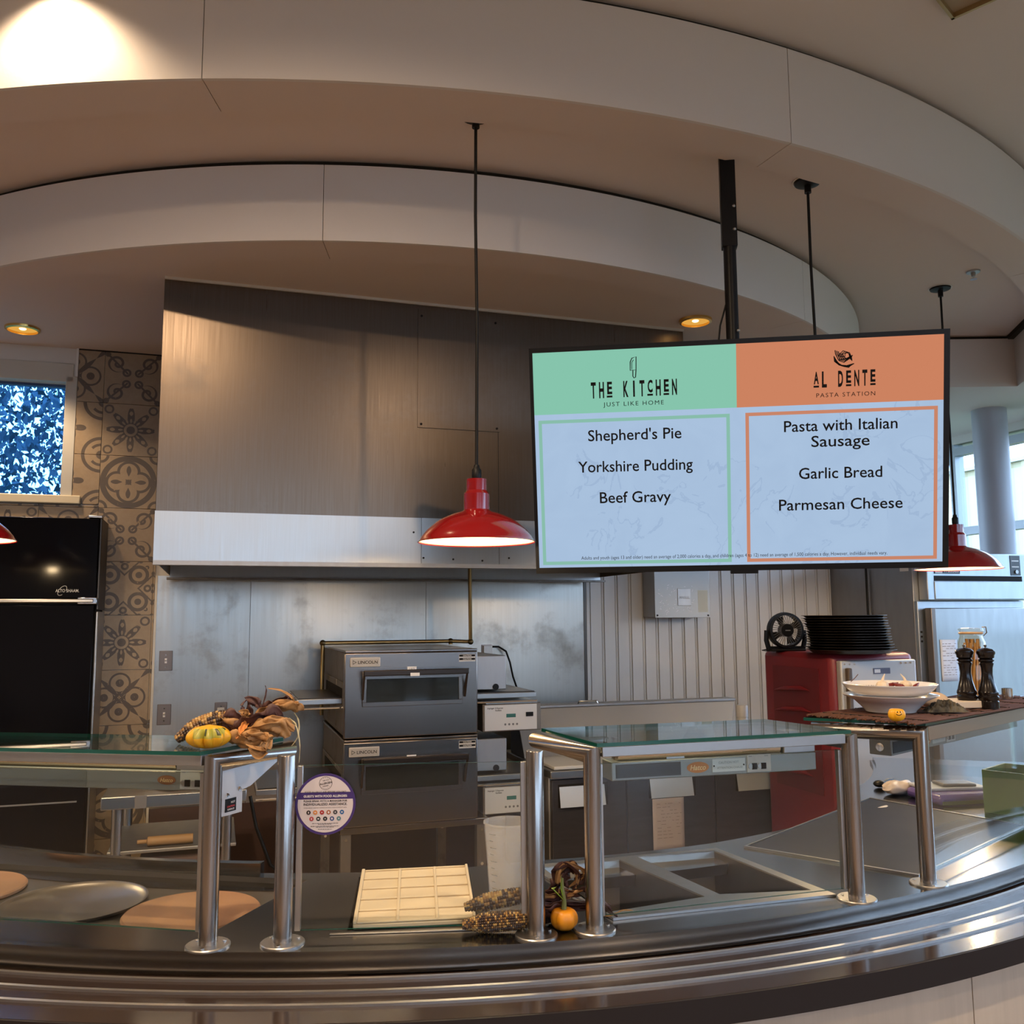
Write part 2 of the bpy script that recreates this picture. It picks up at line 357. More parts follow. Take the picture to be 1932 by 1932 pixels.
# ---- patterned wall tiles
def tile_mat(k):
    nm = 'patterned_tile_%d' % k
    if nm in MATS: return MATS[nm]
    m = mat(nm, (.4, .3, .2), .42); nt = m.node_tree; b = nt.nodes['Principled BSDF']
    tc = nt.nodes.new('ShaderNodeTexCoord'); sp = nt.nodes.new('ShaderNodeSeparateXYZ'); nt.links.new(tc.outputs['Object'], sp.inputs[0])
    X = NV(nt, sp.outputs[0])*6.45; Z = NV(nt, sp.outputs[2])*6.45
    ax, az = X.abs(), Z.abs(); r = (X*X+Z*Z).sqrt(); th = Z.atan2(X)
    cx, cz = ax-1.0, az-1.0; dc = (cx*cx+cz*cz).sqrt()
    def lobe(d): return ((ax-d)*(ax-d)+Z*Z).sqrt().min((X*X+(az-d)*(az-d)).sqrt())
    def diag(d): return ((ax-d)*(ax-d)+(az-d)*(az-d)).sqrt()
    def band(v, c, w): return (v-c).abs().lt(w)
    if k == 0:    # leafy star
        q = (r-((th*8+.0).cos()*.26+.62)).lt(0)*r.gt(.24)*(((th*16).cos()*.5+(r*22).sin()*.4).lt(.35)); q = q.max(r.lt(.15)).max(band(diag(.78), .14, .035))
    elif k == 1:  # quatrefoil in a ring
        q = band(r, .90, .10).max(band(lobe(.40), .36, .05)).max(lobe(.42).lt((th*12).cos()*.07+.13)).max(band(dc, .25, .05)).max(r.lt(.1))
    elif k == 2:  # scrolls along the diagonals
        d = diag(.56); q = ((d*26+(az-.56).atan2(ax-.56)).sin().gt(.35))*d.lt(.34); q = q.max((ax-az).abs().lt(.05)*r.gt(.25)).max(band(diag(.22), .12, .04)).max(diag(.9).lt(.1))
    elif k == 3:  # quarter rings and clover
        q = band(dc, .62, .06).max(band(dc, .38, .05)*((th*10).cos().gt(-.4))).max(dc.lt(.16)).max((r-((th*4).cos()*.16+.30)).lt(0)*r.gt(.12))
    elif k == 4:  # heart curls
        d = lobe(.52); q = ((d*21).sin().gt(.2))*d.lt(.38)*((ax-az).abs().gt(.1)); q = q.max((ax-az).abs().lt((r*3.2).sin().abs()*.13)).max(r.lt(.16)*r.gt(.06))
    else:         # paisley and beads
        d = diag(.5); q = band(d, .30, .06).max(d.lt(.12)).max(((ax-az).abs()-.5).abs().lt(.04)).max(((ax*14).sin()*(az*14).sin()).gt(.55)*(ax.max(az)).gt(.8)).max(band(lobe(.82), .1, .04))
    n = nt.nodes.new('ShaderNodeTexNoise'); n.inputs['Scale'].default_value = 26; n.inputs['Detail'].default_value = 7; n.inputs['Roughness'].default_value = .75
    tc2 = nt.nodes.new('ShaderNodeTexCoord'); 
    geo = nt.nodes.new('ShaderNodeNewGeometry'); nt.links.new(geo.outputs['Position'], n.inputs['Vector'])
    nv = NV(nt, n.outputs['Fac'])
    q = q*nv.gt(.36)*.88
    mx = nt.nodes.new('ShaderNodeMix'); mx.data_type = 'RGBA'
    base = nt.nodes.new('ShaderNodeMix'); base.data_type = 'RGBA'; nt.links.new(nv.k, base.inputs[0])
    base.inputs[6].default_value = (.25, .17, .095, 1); base.inputs[7].default_value = (.41, .315, .205, 1)
    nt.links.new(q.k, mx.inputs[0]); nt.links.new(base.outputs[2], mx.inputs[6]); mx.inputs[7].default_value = (.065, .050, .042, 1)
    nt.links.new(mx.outputs[2], b.inputs['Base Color'])
    return m
P = .311; rows = [3.155-P*i for i in range(11)]
def tile(s0, s1, z0, z1, k, cs, cz):
    o = MB().box(s0-cs+.0012, s1-cs-.0012, -.011, -.001, z0-cz+.0012, z1-cz-.0012).build('tile', tile_mat(k), wall_back, loc=(cs, 0, cz), bevel=.0012); return o
seq = [2, 0, 1, 2, 5, 0, 4, 3, 1, 0]; seq2 = [4, 3, 3]
for i in range(10):
    zt, zb = rows[i], rows[i+1]
    tile(-.68, -.369, zb, zt, seq[i], -.5245, (zt+zb)/2)
    tile(-.369, -.356, zb, zt, seq[i], -.2135, (zt+zb)/2)
    if i < 3: tile(-.823, -.68, max(zb, 2.24), zt, seq2[i], -.8355, (zt+zb)/2)
for j in range(3): tile(-.68-P*(j+1), -.68-P*j, rows[4], rows[3], (4, 0, 1)[j], -.8355-P*j, (rows[3]+rows[4])/2)
for j in range(3): tile(-.68-P*(j+1), -.68-P*j, rows[3], 2.235, 3, -.8355-P*j, rows[3]+.155)
# ---- steel splashback, corner trims, bead board
for a, b in ((-.343, .182), (.185, 1.262), (1.265, 2.352)): wbuild('steel_panel', MB().box(a, b, -.006, 0, .5, 1.83), SPLASH, wall_back)
wbuild('corner_trim', MB().box(-.356, -.343, -.016, 0, .0, 1.83), mat('cream_trim', (.62, .57, .48), .4), wall_back)
wbuild('tile_top_trim', MB().box(-.823, -.356, -.012, 0, 3.152, 3.16), BLACKM, wall_back)
wbuild('tile_side_trim', MB().box(-.835, -.823, -.014, 0, 2.99, 3.16), WHITEPL, wall_back)
wbuild('panel_trim', MB().box(2.352, 2.37, -.012, 0, .3, 1.83), mat('dark_trim', (.10, .09, .08), .4, .6), wall_back)
wbuild('panel_trim', MB().box(2.37, 2.392, -.014, 0, .3, 3.16), BEAD, wall_back)
pitch = .1015
pr = [(0.006, 0), (.006, -.012), (.082, -.012), (.084, -.0045), (.087, -.0045), (.089, -.0095), (.0925, -.0115), (.096, -.0095), (.098, -.0045), (.1005, -.0045), (.1005, 0)]
bm_ = MB(); n_ = len(pr); bm_.add([(p[0], p[1], z) for z in (.2, 3.17) for p in pr], [(i, i+1, i+1+n_, i+n_) for i in range(n_-1)]+[tuple(range(n_)), tuple(range(n_, 2*n_))])
bead_mesh = bm_.mesh('bead_board', BEAD, 30)
for i in range(20):
    o = bpy.data.objects.new('bead_board', bead_mesh); col.objects.link(o); o.parent = wall_back; o.location = (2.395+pitch*i, 0, 0)
# ---- high window in the back wall
FRM = mat('painted_window_frame', (.50, .48, .43), .5)
w1 = tag(wbuild('window_1', MB().box(-2.2, -.86, .09, .094, 2.285, 2.99), glass('blue_cast_glass', (.50, .78, 1.0), .5, .02, 1.35)), kind='structure')  # the blue cast of the daylight is put into the pane's tint
for a in ((-2.2, -.845, -.012, .09, 2.955, 3.065), (-.885, -.823, -.012, .09, 2.285, 2.99), (-2.2, -2.14, -.012, .09, 2.285, 2.99)): wbuild('window_frame', MB().box(*a), FRM, w1, bevel=.003)
wbuild('window_frame', MB().box(-2.2, -.86, .07, .11, 2.94, 2.96), mat('blue_gasket', (.03, .06, .16), .5), w1)
wbuild('window_sill', MB().box(-2.25, -.775, -.035, .09, 2.237, 2.287), mat('cream_sill', (.66, .58, .42), .45), w1, bevel=.006)
# ---- glazed wall on the right
ALU = mat('window_aluminium', (.36, .40, .43), .4, .3)
wr = tag(MB().box(0, .2, -15, 3.4, 0, .45).box(0, .2, -15, 3.4, 3.10, 4.0).box(0, .2, -15, -3.2, .45, 1.9).build('wall_right', WALLW, loc=wp(6.3, 0), rz=YAW), kind='structure')
bay = MB(); bay.box(.04, .05, .03, 1.27, .45, 3.1); paneM = bay.mesh('pane', WINGL, 0)
fr = MB(); fr.box(0, .10, -.035, .035, .45, 3.1); mulM = fr.mesh('mullion', ALU, 30)
rl = MB(); rl.box(0, .09, .035, 1.265, -.035, .035); railM = rl.mesh('window_rail', ALU, 30)
k = 2
for i in range(-2, 12):
    y = .757-1.3*(i+1)
    o = bpy.data.objects.new('window_%d' % k, paneM); col.objects.link(o); o.location = wp(6.3, -y); o.rotation_euler = (0, 0, YAW); tag(o, kind='structure')
    for nm, me, dy, z in (('mullion', mulM, 1.3, 0), ('window_rail', railM, 0, 3.03), ('window_rail', railM, 0, 2.31), ('window_rail', railM, 0, 1.42), ('window_rail', railM, 0, .49)):
        c = bpy.data.objects.new(nm, me); col.objects.link(c); c.parent = o; c.location = (0, dy, z)
    k += 1
struct('wall_end', MB().box(4.4, 6.5, 2.9, 3.1, 0, 4.0), WALLW, loc=wp(0, 0), rz=YAW)
# ---- the dining room behind the viewer
struct('wall_left', MB().box(-7.2, -7, -9, 9, 0, 4), WALLW)
fw = MB().box(-7.2, .4, -8.2, -8, 0, 4).box(.4, 9, -8.2, -8, 0, 1.9).box(.4, 9, -8.2, -8, 3.3, 4)
for i in range(4): fw.box(.4+2.75*i, .75+2.75*i, -8.2, -8, 1.9, 3.3)
struct('wall_front', fw, WALLW)
for i in range(3):
    o = tag(MB().box(.75+2.75*i, 3.15+2.75*i, -8.12, -8.11, 1.9, 3.3).build('window_%d' % k, WINGL), kind='structure'); k += 1
    MB().box(1.92+2.75*i, 1.98+2.75*i, -8.15, -8.06, 1.9, 3.3).build('mullion', ALU, o)
# ---- round column
cm = MB(); cm.lathe([(.126, 0), (.126, 3.17)], 40)
tag(cm.build('column', mat('column_paint', (.42, .44, .50), .45), loc=(3.76, 6.96, 0)), 'plain round grey blue column in front of the windows', 'column')

# ================================================================== OUTDOORS
struct('ground', MB().box(-60, 80, -60, 80, -.35, -.3), mat('grass', (.085, .11, .05), .9, noise=(2, .3, (.11, .12, .06))))
wh = thing('warehouse', 'pale yellow corrugated metal building seen through the windows', 'building', wp(17, 0), YAW)
cor = MB(); pts = []
y = 4.0
while y < 19: pts += [(0, y), (0, y+.22), (-.05, y+.26), (-.05, y+.40), (0, y+.44)]; y += .44
cor.add([(p[0], p[1], z) for p in pts for z in (1.3, 5.0)], [(2*i, 2*i+1, 2*i+3, 2*i+2) for i in range(len(pts)-1)])
cor.build('corrugated_cladding', mat('cream_cladding', (.46, .41, .26), .6), wh, smooth=0)
BX('brick_base', mat('brick', (.36, .17, .11), .8, noise=(9, .2, (.28, .13, .09))), wh, -.02, .3, 4, 19, -.3, 1.3)
BX('gutter', mat('grey_gutter', (.45, .45, .45), .5), wh, -.1, .1, 4, 19, 4.98, 5.06)
def tree(name, label, loc, crown, n, seed, h):
    rnd = random.Random(seed); t = thing(name, label, 'tree', loc)
    MB().tube([(-1.6, .4, -.3), (-1.4, .3, h*.5), (-.6, 0, h*.8)], [.14, .1, .05], 8).build('trunk', mat('bark', (.08, .06, .045), .9), t)
    lm = MB()
    for i in range(n):
        while True:
            p = Vector((rnd.uniform(-1, 1), rnd.uniform(-1, 1), rnd.uniform(-1, 1)))
            if p.length < 1: break
        p = Vector((p.x*crown[0], p.y*crown[1], h+p.z*crown[2])); s = rnd.uniform(.022, .055)
        Rm = Euler((rnd.uniform(0, 6), rnd.uniform(0, 6), rnd.uniform(0, 6))).to_matrix()
        lm.add([p+Rm @ Vector(q)*s for q in ((-1, 0, 0), (-.2, -.55, .05), (1, 0, 0), (-.2, .55, .05))], [(0, 1, 2, 3)])
    f = lm.build('foliage', mat('leaf', (.05, .13, .19), .5, noise=(.9, .3, (.018, .05, .085))), t, smooth=0); f['kind'] = 'stuff'  # leaf colour pushed to blue to carry the cast of the sky light
    return t
tree('leafy_tree', 'leafy tree against bright sky outside the high window', wp(-1.9, -3.4), (3.0, 1.8, 2.4), 26000, 3, 4.2)

# ================================================================== KITCHEN EQUIPMENT ALONG THE BACK WALL
def wthing(name, label, cat, s, off, z=0.0, group=None): return thing(name, label, cat, wp(s, off, z), YAW, group)
# local axes of these things: x along the wall, -y towards the viewer, z up
# ---- extractor hood
hd = wthing('extractor_hood', 'large brushed steel extractor hood hanging over the ovens', 'hood', 0, 0)
E1 = 2.42; HF = -1.35
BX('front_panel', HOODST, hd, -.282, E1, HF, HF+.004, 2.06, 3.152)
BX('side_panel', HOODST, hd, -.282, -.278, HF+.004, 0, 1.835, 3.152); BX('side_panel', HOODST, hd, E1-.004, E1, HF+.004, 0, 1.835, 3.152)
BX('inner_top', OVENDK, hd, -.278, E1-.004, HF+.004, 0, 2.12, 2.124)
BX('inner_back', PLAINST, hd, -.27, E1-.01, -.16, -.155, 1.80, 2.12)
for a, b in ((-.285, .938), (.940, 1.338), (1.340, E1+.003)): BX('lower_band', BANDST, hd, a, b, HF-.006, HF, 1.838, 2.062)
BX('drip_lip', DULLST, hd, -.285, E1+.003, HF-.008, HF+.05, 1.818, 1.838)
BX('drip_lip', OVENDK, hd, -.285, E1+.003, -.22, -.16, 1.80, 1.812)
BX('filter_bank', OVENDK, hd, -.2, E1-.1, -.62, -.6, 1.87, 2.12)
BX('access_panel', HOODST, hd, .917, 1.346, HF-.006, HF-.001, 2.516, 3.125)
for x, z in ((.935, 2.533), (1.33, 2.533), (.935, 3.09), (1.325, 3.09)): MB().cyl((x, HF-.009, z), (x, HF-.005, z), .006, 10).build('rivet', BLACKM, hd)
for x, z in ((.90, 1.99), (.95, 1.865), (1.1, 1.86), (1.25, 1.855), (1.39, 1.87)): MB().cyl((x, HF-.009, z), (x, HF-.005, z), .005, 10).build('rivet', BLACKM, hd)
BX('hood_seam', DARKGAP, hd, 1.3375, 1.3395, HF-.002, HF+.003, 2.06, 2.516)
BX('caulk_bead', WALLW, hd, -.282, E1, HF-.012, HF+.01, 3.148, 3.165)

# ---- conveyor ovens
PLATE = mat('nameplate', (.50, .46, .41), .4, .2); PLF = mat('control_face', (.62, .62, .61), .4, .3)
OGL = mat('oven_glass', (.012, .014, .012), .08, 0, .6)
def oven(label, z0, z1, top):
    x0, x1 = .607, 1.297; F = -1.10
    o = wthing('conveyor_oven', label, 'oven', 0, 0, 0, 'stacked conveyor ovens')
    H = z1-z0
    BX('body', OVENDK, o, x0+.012, x1-.004, F+.03, -.12, z0+.005, z1-.012, .004)
    BX('top_cover', OVENST, o, x0+.004, x1, F+.004, -.12, z1-.012, z1, .003)
    BX('front_panel', OVENST, o, x0, x1, F, F+.03, z0+.004, z1-.012, .006)
    for i in range(3): BX('side_panel', OVENDK, o, x0+.004, x0+.012, F+.06+.3*i, F+.34+.3*i, z0+.03, z1-.16, .003)
    BX('side_opening', BLACKM, o, x0+.001, x0+.013, F+.10, -.3, z0+.165, z0+.245)
    wx0, wx1, wz0, wz1 = .697, 1.212, z0+.158, z0+.345
    fr = MB().box(wx0, wx1, F-.012, F, wz0, wz0+.022).box(wx0, wx1, F-.012, F, wz1-.05, wz1-.012).box(wx0, wx0+.02, F-.012, F, wz0+.022, wz1-.05).box(wx1-.02, wx1, F-.012, F, wz0+.022, wz1-.05)
    fr.build('door_frame', OVENST, o, bevel=.002)
    BX('door_window', OGL, o, wx0+.02, wx1-.02, F-.006, F-.003, wz0+.022, wz1-.05)
    hb = BX('handle', BLKIRON, o, wx0-.004, wx1+.018, F-.078, F-.060, wz1-.032, wz1-.004, .004)
    for x in (wx0-.004, wx1+.008):
        MB().add([(x+a, F+b, c) for a in (0, .01) for b, c in ((-.078, wz1-.004), (-.060, wz1-.03), (-.012, wz0+.035), (-.001, wz0+.035), (-.001, wz0+.085))],
                 [(0, 1, 2, 3, 4), (9, 8, 7, 6, 5), (0, 5, 6, 1), (1, 6, 7, 2), (2, 7, 8, 3), (3, 8, 9, 4), (4, 9, 5, 0)]).build('handle_arm', BLKIRON, hb)
    pl = BX('nameplate', PLATE, o, .634, .786, F-.008, F, z1-.082, z1-.034, .006)
    BX('plate_face', mat('plate_face', (.38, .355, .32), .45), pl, .640, .780, F-.009, F-.0079, z1-.076, z1-.040)
    lettering('LINCOLN', INK, pl, (.722, F-.0097, z1-.058), width=.098, height=.015, bold=.01)
    tr = MB(); ribbon(tr, [(.648, z1-.049), (.648, z1-.067), (.664, z1-.058)], .004, F-.0097, True); tr.build('logo', INK, pl, smooth=0)
    st = BX('sticker', mat('sticker_white', (.5, .5, .5), .6), o, 1.196, 1.285, F-.0008, F, z1-.066, z1-.028)
    for k in range(2):
        BX('sticker_band', INK, st, 1.198, 1.283, F-.0014, F-.0008, z1-.040-.018*k, z1-.030-.018*k)
        lettering('CAUTION', WHITEP, st, (1.24, F-.0019, z1-.035-.018*k), width=.045, height=.006, bold=.02)
    tp = BX('tape_label', WHITEP, o, .925, .973, F-.0008, F, z1-.112, z1-.085)
    if top:
        lettering('182', mat('grey_ink', (.22, .22, .22), .8), tp, (.949, F-.0012, z1-.099), width=.026)
        BX('tape_label', WHITEP, o, .925, .972, F-.0785, F-.0780, wz1-.036, wz1-.02)
    # conveyor shelves on both sides
    for a, b in ((.385 if top else .2, x0+.004), (x1-.002, 1.655)):
        c = BX('conveyor', PLAINST, o, a, b, F+.10, -.42, z0+.168, z0+.196, .003)
        BX('belt', BLKIRON, c, a+.01, b-.005, F+.115, -.435, z0+.196, z0+.2)
        MB().cyl((a, F+.09, z0+.150), (b, F+.09, z0+.150), .005, 8).build('belt_rod', CHROME, c)
    # control box on the right
    cb = BX('control_box', OVENDK, o, 1.352, 1.680, F+.10, -.55, z0-.006, z0+.138, .003)
    BX('control_face', PLF, cb, 1.362, 1.655, F+.094, F+.10, z0, z0+.132)
    BX('box_cover', PLAINST, cb, 1.37, 1.66, F+.10, -.6, z0+.139, z0+.150)
    y = F+.0935
    lettering('Impinger II Express', INK, cb, (1.42, y, z0+.117), width=.088, height=.008, bold=.015, shear=.2)
    lettering('FastBake', INK, cb, (1.437, y, z0+.105), width=.035, height=.008, bold=.015, shear=.2)
    BX('display', mat('lcd', (.03, .13, .12), .3), cb, 1.482, 1.535, y, F+.094, z0+.066, z0+.085)
    BX('rocker_switch', BLACK, cb, 1.592, 1.634, y-.004, F+.094, z0+.068, z0+.091, .002)
    for i in range(4): MB().cyl((1.476+i*.022, y, z0+.030), (1.476+i*.022, F+.094, z0+.030), .006, 12).build('button', mat('button_grey', (.16, .16, .17), .5), cb)
    BX('motor_housing', DULLST, o, 1.297, 1.50, -.95, -.25, z0+.21, z1-.045, .004)
    MB().cyl((1.44, -.955, z0+.225), (1.44, -.945, z0+.225), .017, 16).build('knob', BLACK, o)
    return o
oven('upper conveyor oven of the stack, gas pipe lying along its top', .975, 1.412, True)
oven('lower conveyor oven of the stack, standing on the stand', .548, .972, False)
os_ = wthing('oven_stand', 'low steel stand with bolted legs under the two ovens', 'stand', 0, 0)
BX('stand_top', OVENST, os_, .60, 1.36, -1.08, -.12, .515, .548, .004)
for x in (.605, 1.30):
    for y in (-1.07, -.2):
        lg = BX('leg', OVENDK, os_, x, x+.05, y, y+.05, 0, .515)
        for z in (.49, .32): MB().cyl((x+.025, y-.006, z), (x+.025, y, z), .008, 10).build('bolt', CHROME, lg)
gp = wthing('gas_pipe', 'thin brass gas pipe running over the oven up to the hood', 'pipe', 0, 0)
MB().tube([(.585, -.30, 1.02), (.585, -.30, 1.432), (1.352, -.30, 1.432), (1.462, -.36, 1.428), (1.455, -.36, 2.1)], .0115, 10).build('pipe', BRASS, gp)
for p in ((.585, -.30, 1.432), (1.352, -.30, 1.432), (1.462, -.36, 1.428)): MB().sphere(p, .018, 8).build('elbow', mat('aged_brass', (.14, .10, .05), .45, 1.0), gp)
MB().cyl((1.352, -.30, 1.412), (1.352, -.30, 1.43), .012, 10).build('support', BRASS, gp)

# ---- switches and sockets on the splashback
def plate(label, s0, s1, z0, z1, kind):
    o = wthing('wall_socket' if kind else 'light_switch', label, 'socket' if kind else 'switch', (s0+s1)/2, .006, (z0+z1)/2)
    w, h = (s1-s0)/2, (z1-z0)/2
    BX('cover_plate', mat('plate_brown', (.20, .17, .155), .4, .7), o, -w, w, -.006, 0, -h, h, .003)
    for z in (-.035, .035): MB().cyl((0, -.008, z), (0, -.005, z), .004, 8).build('screw', CHROME, o)
    if kind:
        BX('socket_face', WHITEPL, o, -.02, .02, -.010, -.006, -.012, .028, .002)
        MB().cyl((0, -.035, 0), (0, -.010, 0), .014, 12).build('plug', BLACK, o)
    else:
        BX('switch_slot', WHITEPL, o, -.006, .006, -.008, -.006, -.014, .014); MB().tube([(0, -.007, 0), (0, -.022, .008)], [.005, .004], 8).build('toggle', WHITEPL, o)
    return o
plate('brown steel light switch, the higher one beside the tiles', -.319, -.245, 1.278, 1.393, 0)
plate('brown steel light switch, the lower one beside the tiles', -.319, -.243, .969, 1.086, 0)
plate('wall socket with a plug, seen just above the dried corn', -.004, .067, .97, 1.087, 1)
o = wthing('wall_socket', 'pale wall socket with a black cord behind the upper oven', 'socket', 1.668, .006, 1.365)
BX('cover_plate', mat('pink_plate', (.62, .52, .50), .5), o, -.036, .036, -.006, 0, -.034, .034, .003)
BX('plug', WHITEPL, o, -.03, .03, -.03, -.006, -.026, .028, .004)
MB().tube([(.03, -.02, .02), (.07, -.03, .02), (.115, -.05, -.01), (.135, -.07, -.08), (.145, -.1, -.17), (.14, -.2, -.24)], .006, 8).build('cord', RUBBERC, o)

# ---- fire suppression box
fb = wthing('fire_suppression_box', 'galvanised metal box with sticker residue on the bead board', 'box', 0, 0)
BX('body', DULLST, fb, 2.79, 3.205, -.19, -.013, 1.57, 1.98, .003); BX('cover', mat('galvanised', (.40, .405, .40), .5, .5), fb, 2.788, 3.207, -.20, -.19, 1.563, 1.985, .002)
pl = BX('embossed_plate', DULLST, fb, 2.96, 3.06, -.203, -.20, 1.645, 1.76, .004); lettering('ANSUL', mat('grey_ink', (.22, .22, .22), .8), pl, (3.01, -.2035, 1.70), width=.08)
BX('paper_label', mat('yellowed_label', (.56, .54, .44), .7), fb, 3.115, 3.19, -.2005, -.20, 1.60, 1.75)
rs = MB(); rnd = random.Random(4)
for i in range(70):
    x = rnd.uniform(2.82, 3.08); z = rnd.uniform(1.585, 1.78)
    if 2.95 < x < 3.07 and 1.64 < z < 1.77: continue
    a = rnd.uniform(0, PI); l = rnd.uniform(.006, .02); ribbon(rs, [(x, z), (x+l*math.cos(a), z+l*math.sin(a))], .003, -.2006)
rs.build('adhesive_residue', WHITEP, fb, smooth=0)
MB().cyl((2.805, -.204, 1.58), (2.805, -.20, 1.58), .006, 8).build('screw', BLACKM, fb); MB().cyl((3.19, -.204, 1.578), (3.19, -.20, 1.578), .006, 8).build('screw', BLACKM, fb)

# ---- refrigerated chef base with a raised rear shield
PF = -1.10; PZ = .765
def sx(px, py=1500, off=1.10): return onwall(px, py, off)[0]
pt = wthing('prep_table', 'low refrigerated prep table with dark doors and raised steel shield', 'prep table', 0, 0)
xl, xr = 1.695, sx(1505)
DKDOOR = mat('dark_door', (.045, .045, .052), .3, .4, noise=(5, .3, (.07, .07, .08)), stretch=(1, 1, 8)); PLATEB = mat('pull_plate', (.50, .55, .60), .45, .3)
BX('carcass', DULLST, pt, xl, xr, PF+.03, -.30, .12, PZ-.04, .004)
BX('worktop', PLAINST, pt, xl-.006, xr+.01, PF-.02, -.28, PZ-.04, PZ, .004)
BX('cutting_board', mat('cutting_board_plastic', (.60, .60, .57), .5), pt, xl+.02, xl+.75, PF+.0, PF+.36, PZ+.001, PZ+.02, .004)
BX('plinth', BLACKM, pt, xl+.04, xr-.04, PF+.08, -.35, 0, .12)
ed = [xl+.005, sx(1183), sx(1350), xr-.005]; plates_ = ((1055, 1140, 1485, 1525), (1226, 1306, 1470, 1507), (1390, 1460, 1456, 1493))
for i, (a, b) in enumerate(zip(ed[:-1], ed[1:])):
    d = BX('door', DKDOOR, pt, a+.003, b-.003, PF, PF+.028, .13, PZ-.05, .004)
    l_, r_, t_, b_ = plates_[i]
    p0, p1 = sx(l_, 1490), sx(r_, 1490); zt = onwall(l_, t_, 1.10)[1]; zb = onwall(l_, b_, 1.12)[1]
    h = MB().add([(x, y, z) for x in (p0, p1) for y, z in ((PF-.002, zt), (PF-.022, zb), (PF-.019, zb), (PF, zt))], [(0, 1, 5, 4), (1, 2, 6, 5), (2, 3, 7, 6), (3, 0, 4, 7), (0, 3, 2, 1), (4, 5, 6, 7)]).build('pull_plate', PLATEB, d)
    BX('pull_recess', BLACKM, d, p0-.006, p1+.02, PF-.001, PF, zb-.002, zt+.012)
p0, z0 = onwall(1231, 1508, 1.125); p1, z1 = onwall(1293, 1602, 1.125)
ps = wthing('paper_sheet', 'pink printed sheet of paper taped to the prep table door', 'paper', (p0+p1)/2, 1.124, (z0+z1)/2)
PPAP = mat('pink_paper', (.44, .385, .385), .8); w, h = (p1-p0)/2, (z0-z1)/2
MB().grid(lambda u, v: (-w+2*w*u, -.004*math.sin(u*5)*(1-v), -h+2*h*v), 8, 8).build('sheet', PPAP, ps, solid=.0006)
tl = MB(); rnd = random.Random(9)
for i in range(11):
    z = h*.8-i*h*.13; x = -w*.75
    while x < w*.7:
        l = rnd.uniform(.01, .03)
        if rnd.random() < .6: ribbon(tl, [(x, z), (min(x+l, w*.8), z)], .002, -.0055)
        x += l+.008
tl.build('print', mat('faint_print', (.20, .17, .17), .8), ps, smooth=0)
# the shield: a long shallow wedge, its sloped face towards the counter
la, lb = 1.70, sx(1386, 1326, .5); zt = onwall(1200, 1329, .5)[1]
lid = MB().add([(x, y, z) for x in (la, lb) for y, z in ((-.50, zt), (-.66, PZ+.001), (-.40, PZ+.001), (-.40, zt))], [(0, 1, 5, 4), (1, 2, 6, 5), (2, 3, 7, 6), (3, 0, 4, 7), (0, 3, 2, 1), (4, 5, 6, 7)])
lid.v[5] = lid.v[5]-Vector((.14, 0, 0))
ld = lid.build('shield', mat('shield_grey', (.36, .355, .35), .5, .4), pt, bevel=.003); BX('shield_edge', DULLST, ld, la, lb+.004, -.508, -.40, zt, zt+.016, .003)
MB().tube([(la+.40, -.50, zt+.016), (la+.41, -.50, zt+.032), (la+.52, -.50, zt+.032), (la+.53, -.50, zt+.016)], .005, 8).build('shield_handle', CHROME, ld)
q = onwall(1401, 1368, .87)
sc = wthing('spray_can', 'white capped spray can with orange label behind the prep table', 'can', q[0], .87, PZ)
k_ = (onwall(1401, 1330, .87)[1]-PZ)/.182
MB().lathe([(0, 0), (.034, 0), (.036, .004), (.036, .125*k_), (.03, .135*k_), (0, .135*k_)], 20).build('can_body', WHITEPL, sc)
MB().lathe([(.0365, .03*k_), (.0365, .11*k_)], 20, caps=False).build('can_label', mat('orange_label', (.45, .22, .05), .5), sc)
MB().lathe([(0, .136*k_), (.035, .136*k_), (.035, .178*k_), (.03, .182*k_), (0, .182*k_)], 20).build('cap', WHITEPL, sc)
q = onwall(1310, 1372, .80); pb = wthing('plastic_bag', 'crumpled clear plastic bag lying on the prep table', 'bag', q[0], .80, PZ+.001)
rnd = random.Random(5)
MB().grid(lambda u, v: (-.10+.2*u, -.05+.1*v, .01+(q[1]-PZ)*math.sin(u*PI)*math.sin(v*PI)+.018*rnd.random()), 9, 7).build('film', mat('plastic_film', (.7, .7, .72), .25, trans=.4), pb, solid=.001)

# ---- red insulated cart with a grey door
cl = Vector((.351*4.65, 4.65, 0)); cs, co = cl.dot(WX), D+cl.dot(WN)
rc = wthing('insulated_cart', 'dark red moulded food cart with a grey front door', 'cart', cs, co)
CW, CD_, CH = .52, .63, 1.375
BX('cart_body', REDPL, rc, 0, CW, .02, CD_, .10, CH, .03)
BX('side_inset', mat('red_inset', (.14, .010, .016), .5), rc, -.004, .0, .12, CD_-.10, .65, CH-.08)
for i in range(5): MB().tube([(-.004, .20, CH-.20-.11*i), (-.010, .27, CH-.19-.11*i), (-.010, .42, CH-.20-.11*i), (-.004, .52, CH-.215-.11*i)], [.002, .012, .012, .002], 8).build('moulded_rib', REDPL, rc)
dr = BX('door', mat('grey_door', (.50, .50, .50), .45, .2), rc, .028, CW-.022, -.02, .02, .16, CH-.035, .008)
BX('door_handle', mat('grip_brown', (.10, .07, .05), .5), dr, .05, .075, -.05, -.02, .2, CH-.07, .006)
for x in (.05, .08, .11, .40, .43, .46): MB().cyl((x, -.024, CH-.052), (x, -.02, CH-.052), .005, 8).build('rivet', CHROME, dr)
bdg = BX('badge', mat('badge_blue', (.10, .11, .17), .4), dr, .225, .33, -.022, -.02, CH-.105, CH-.075)
BX('badge_mark', WHITEP, bdg, .232, .268, -.0225, -.022, CH-.099, CH-.081)
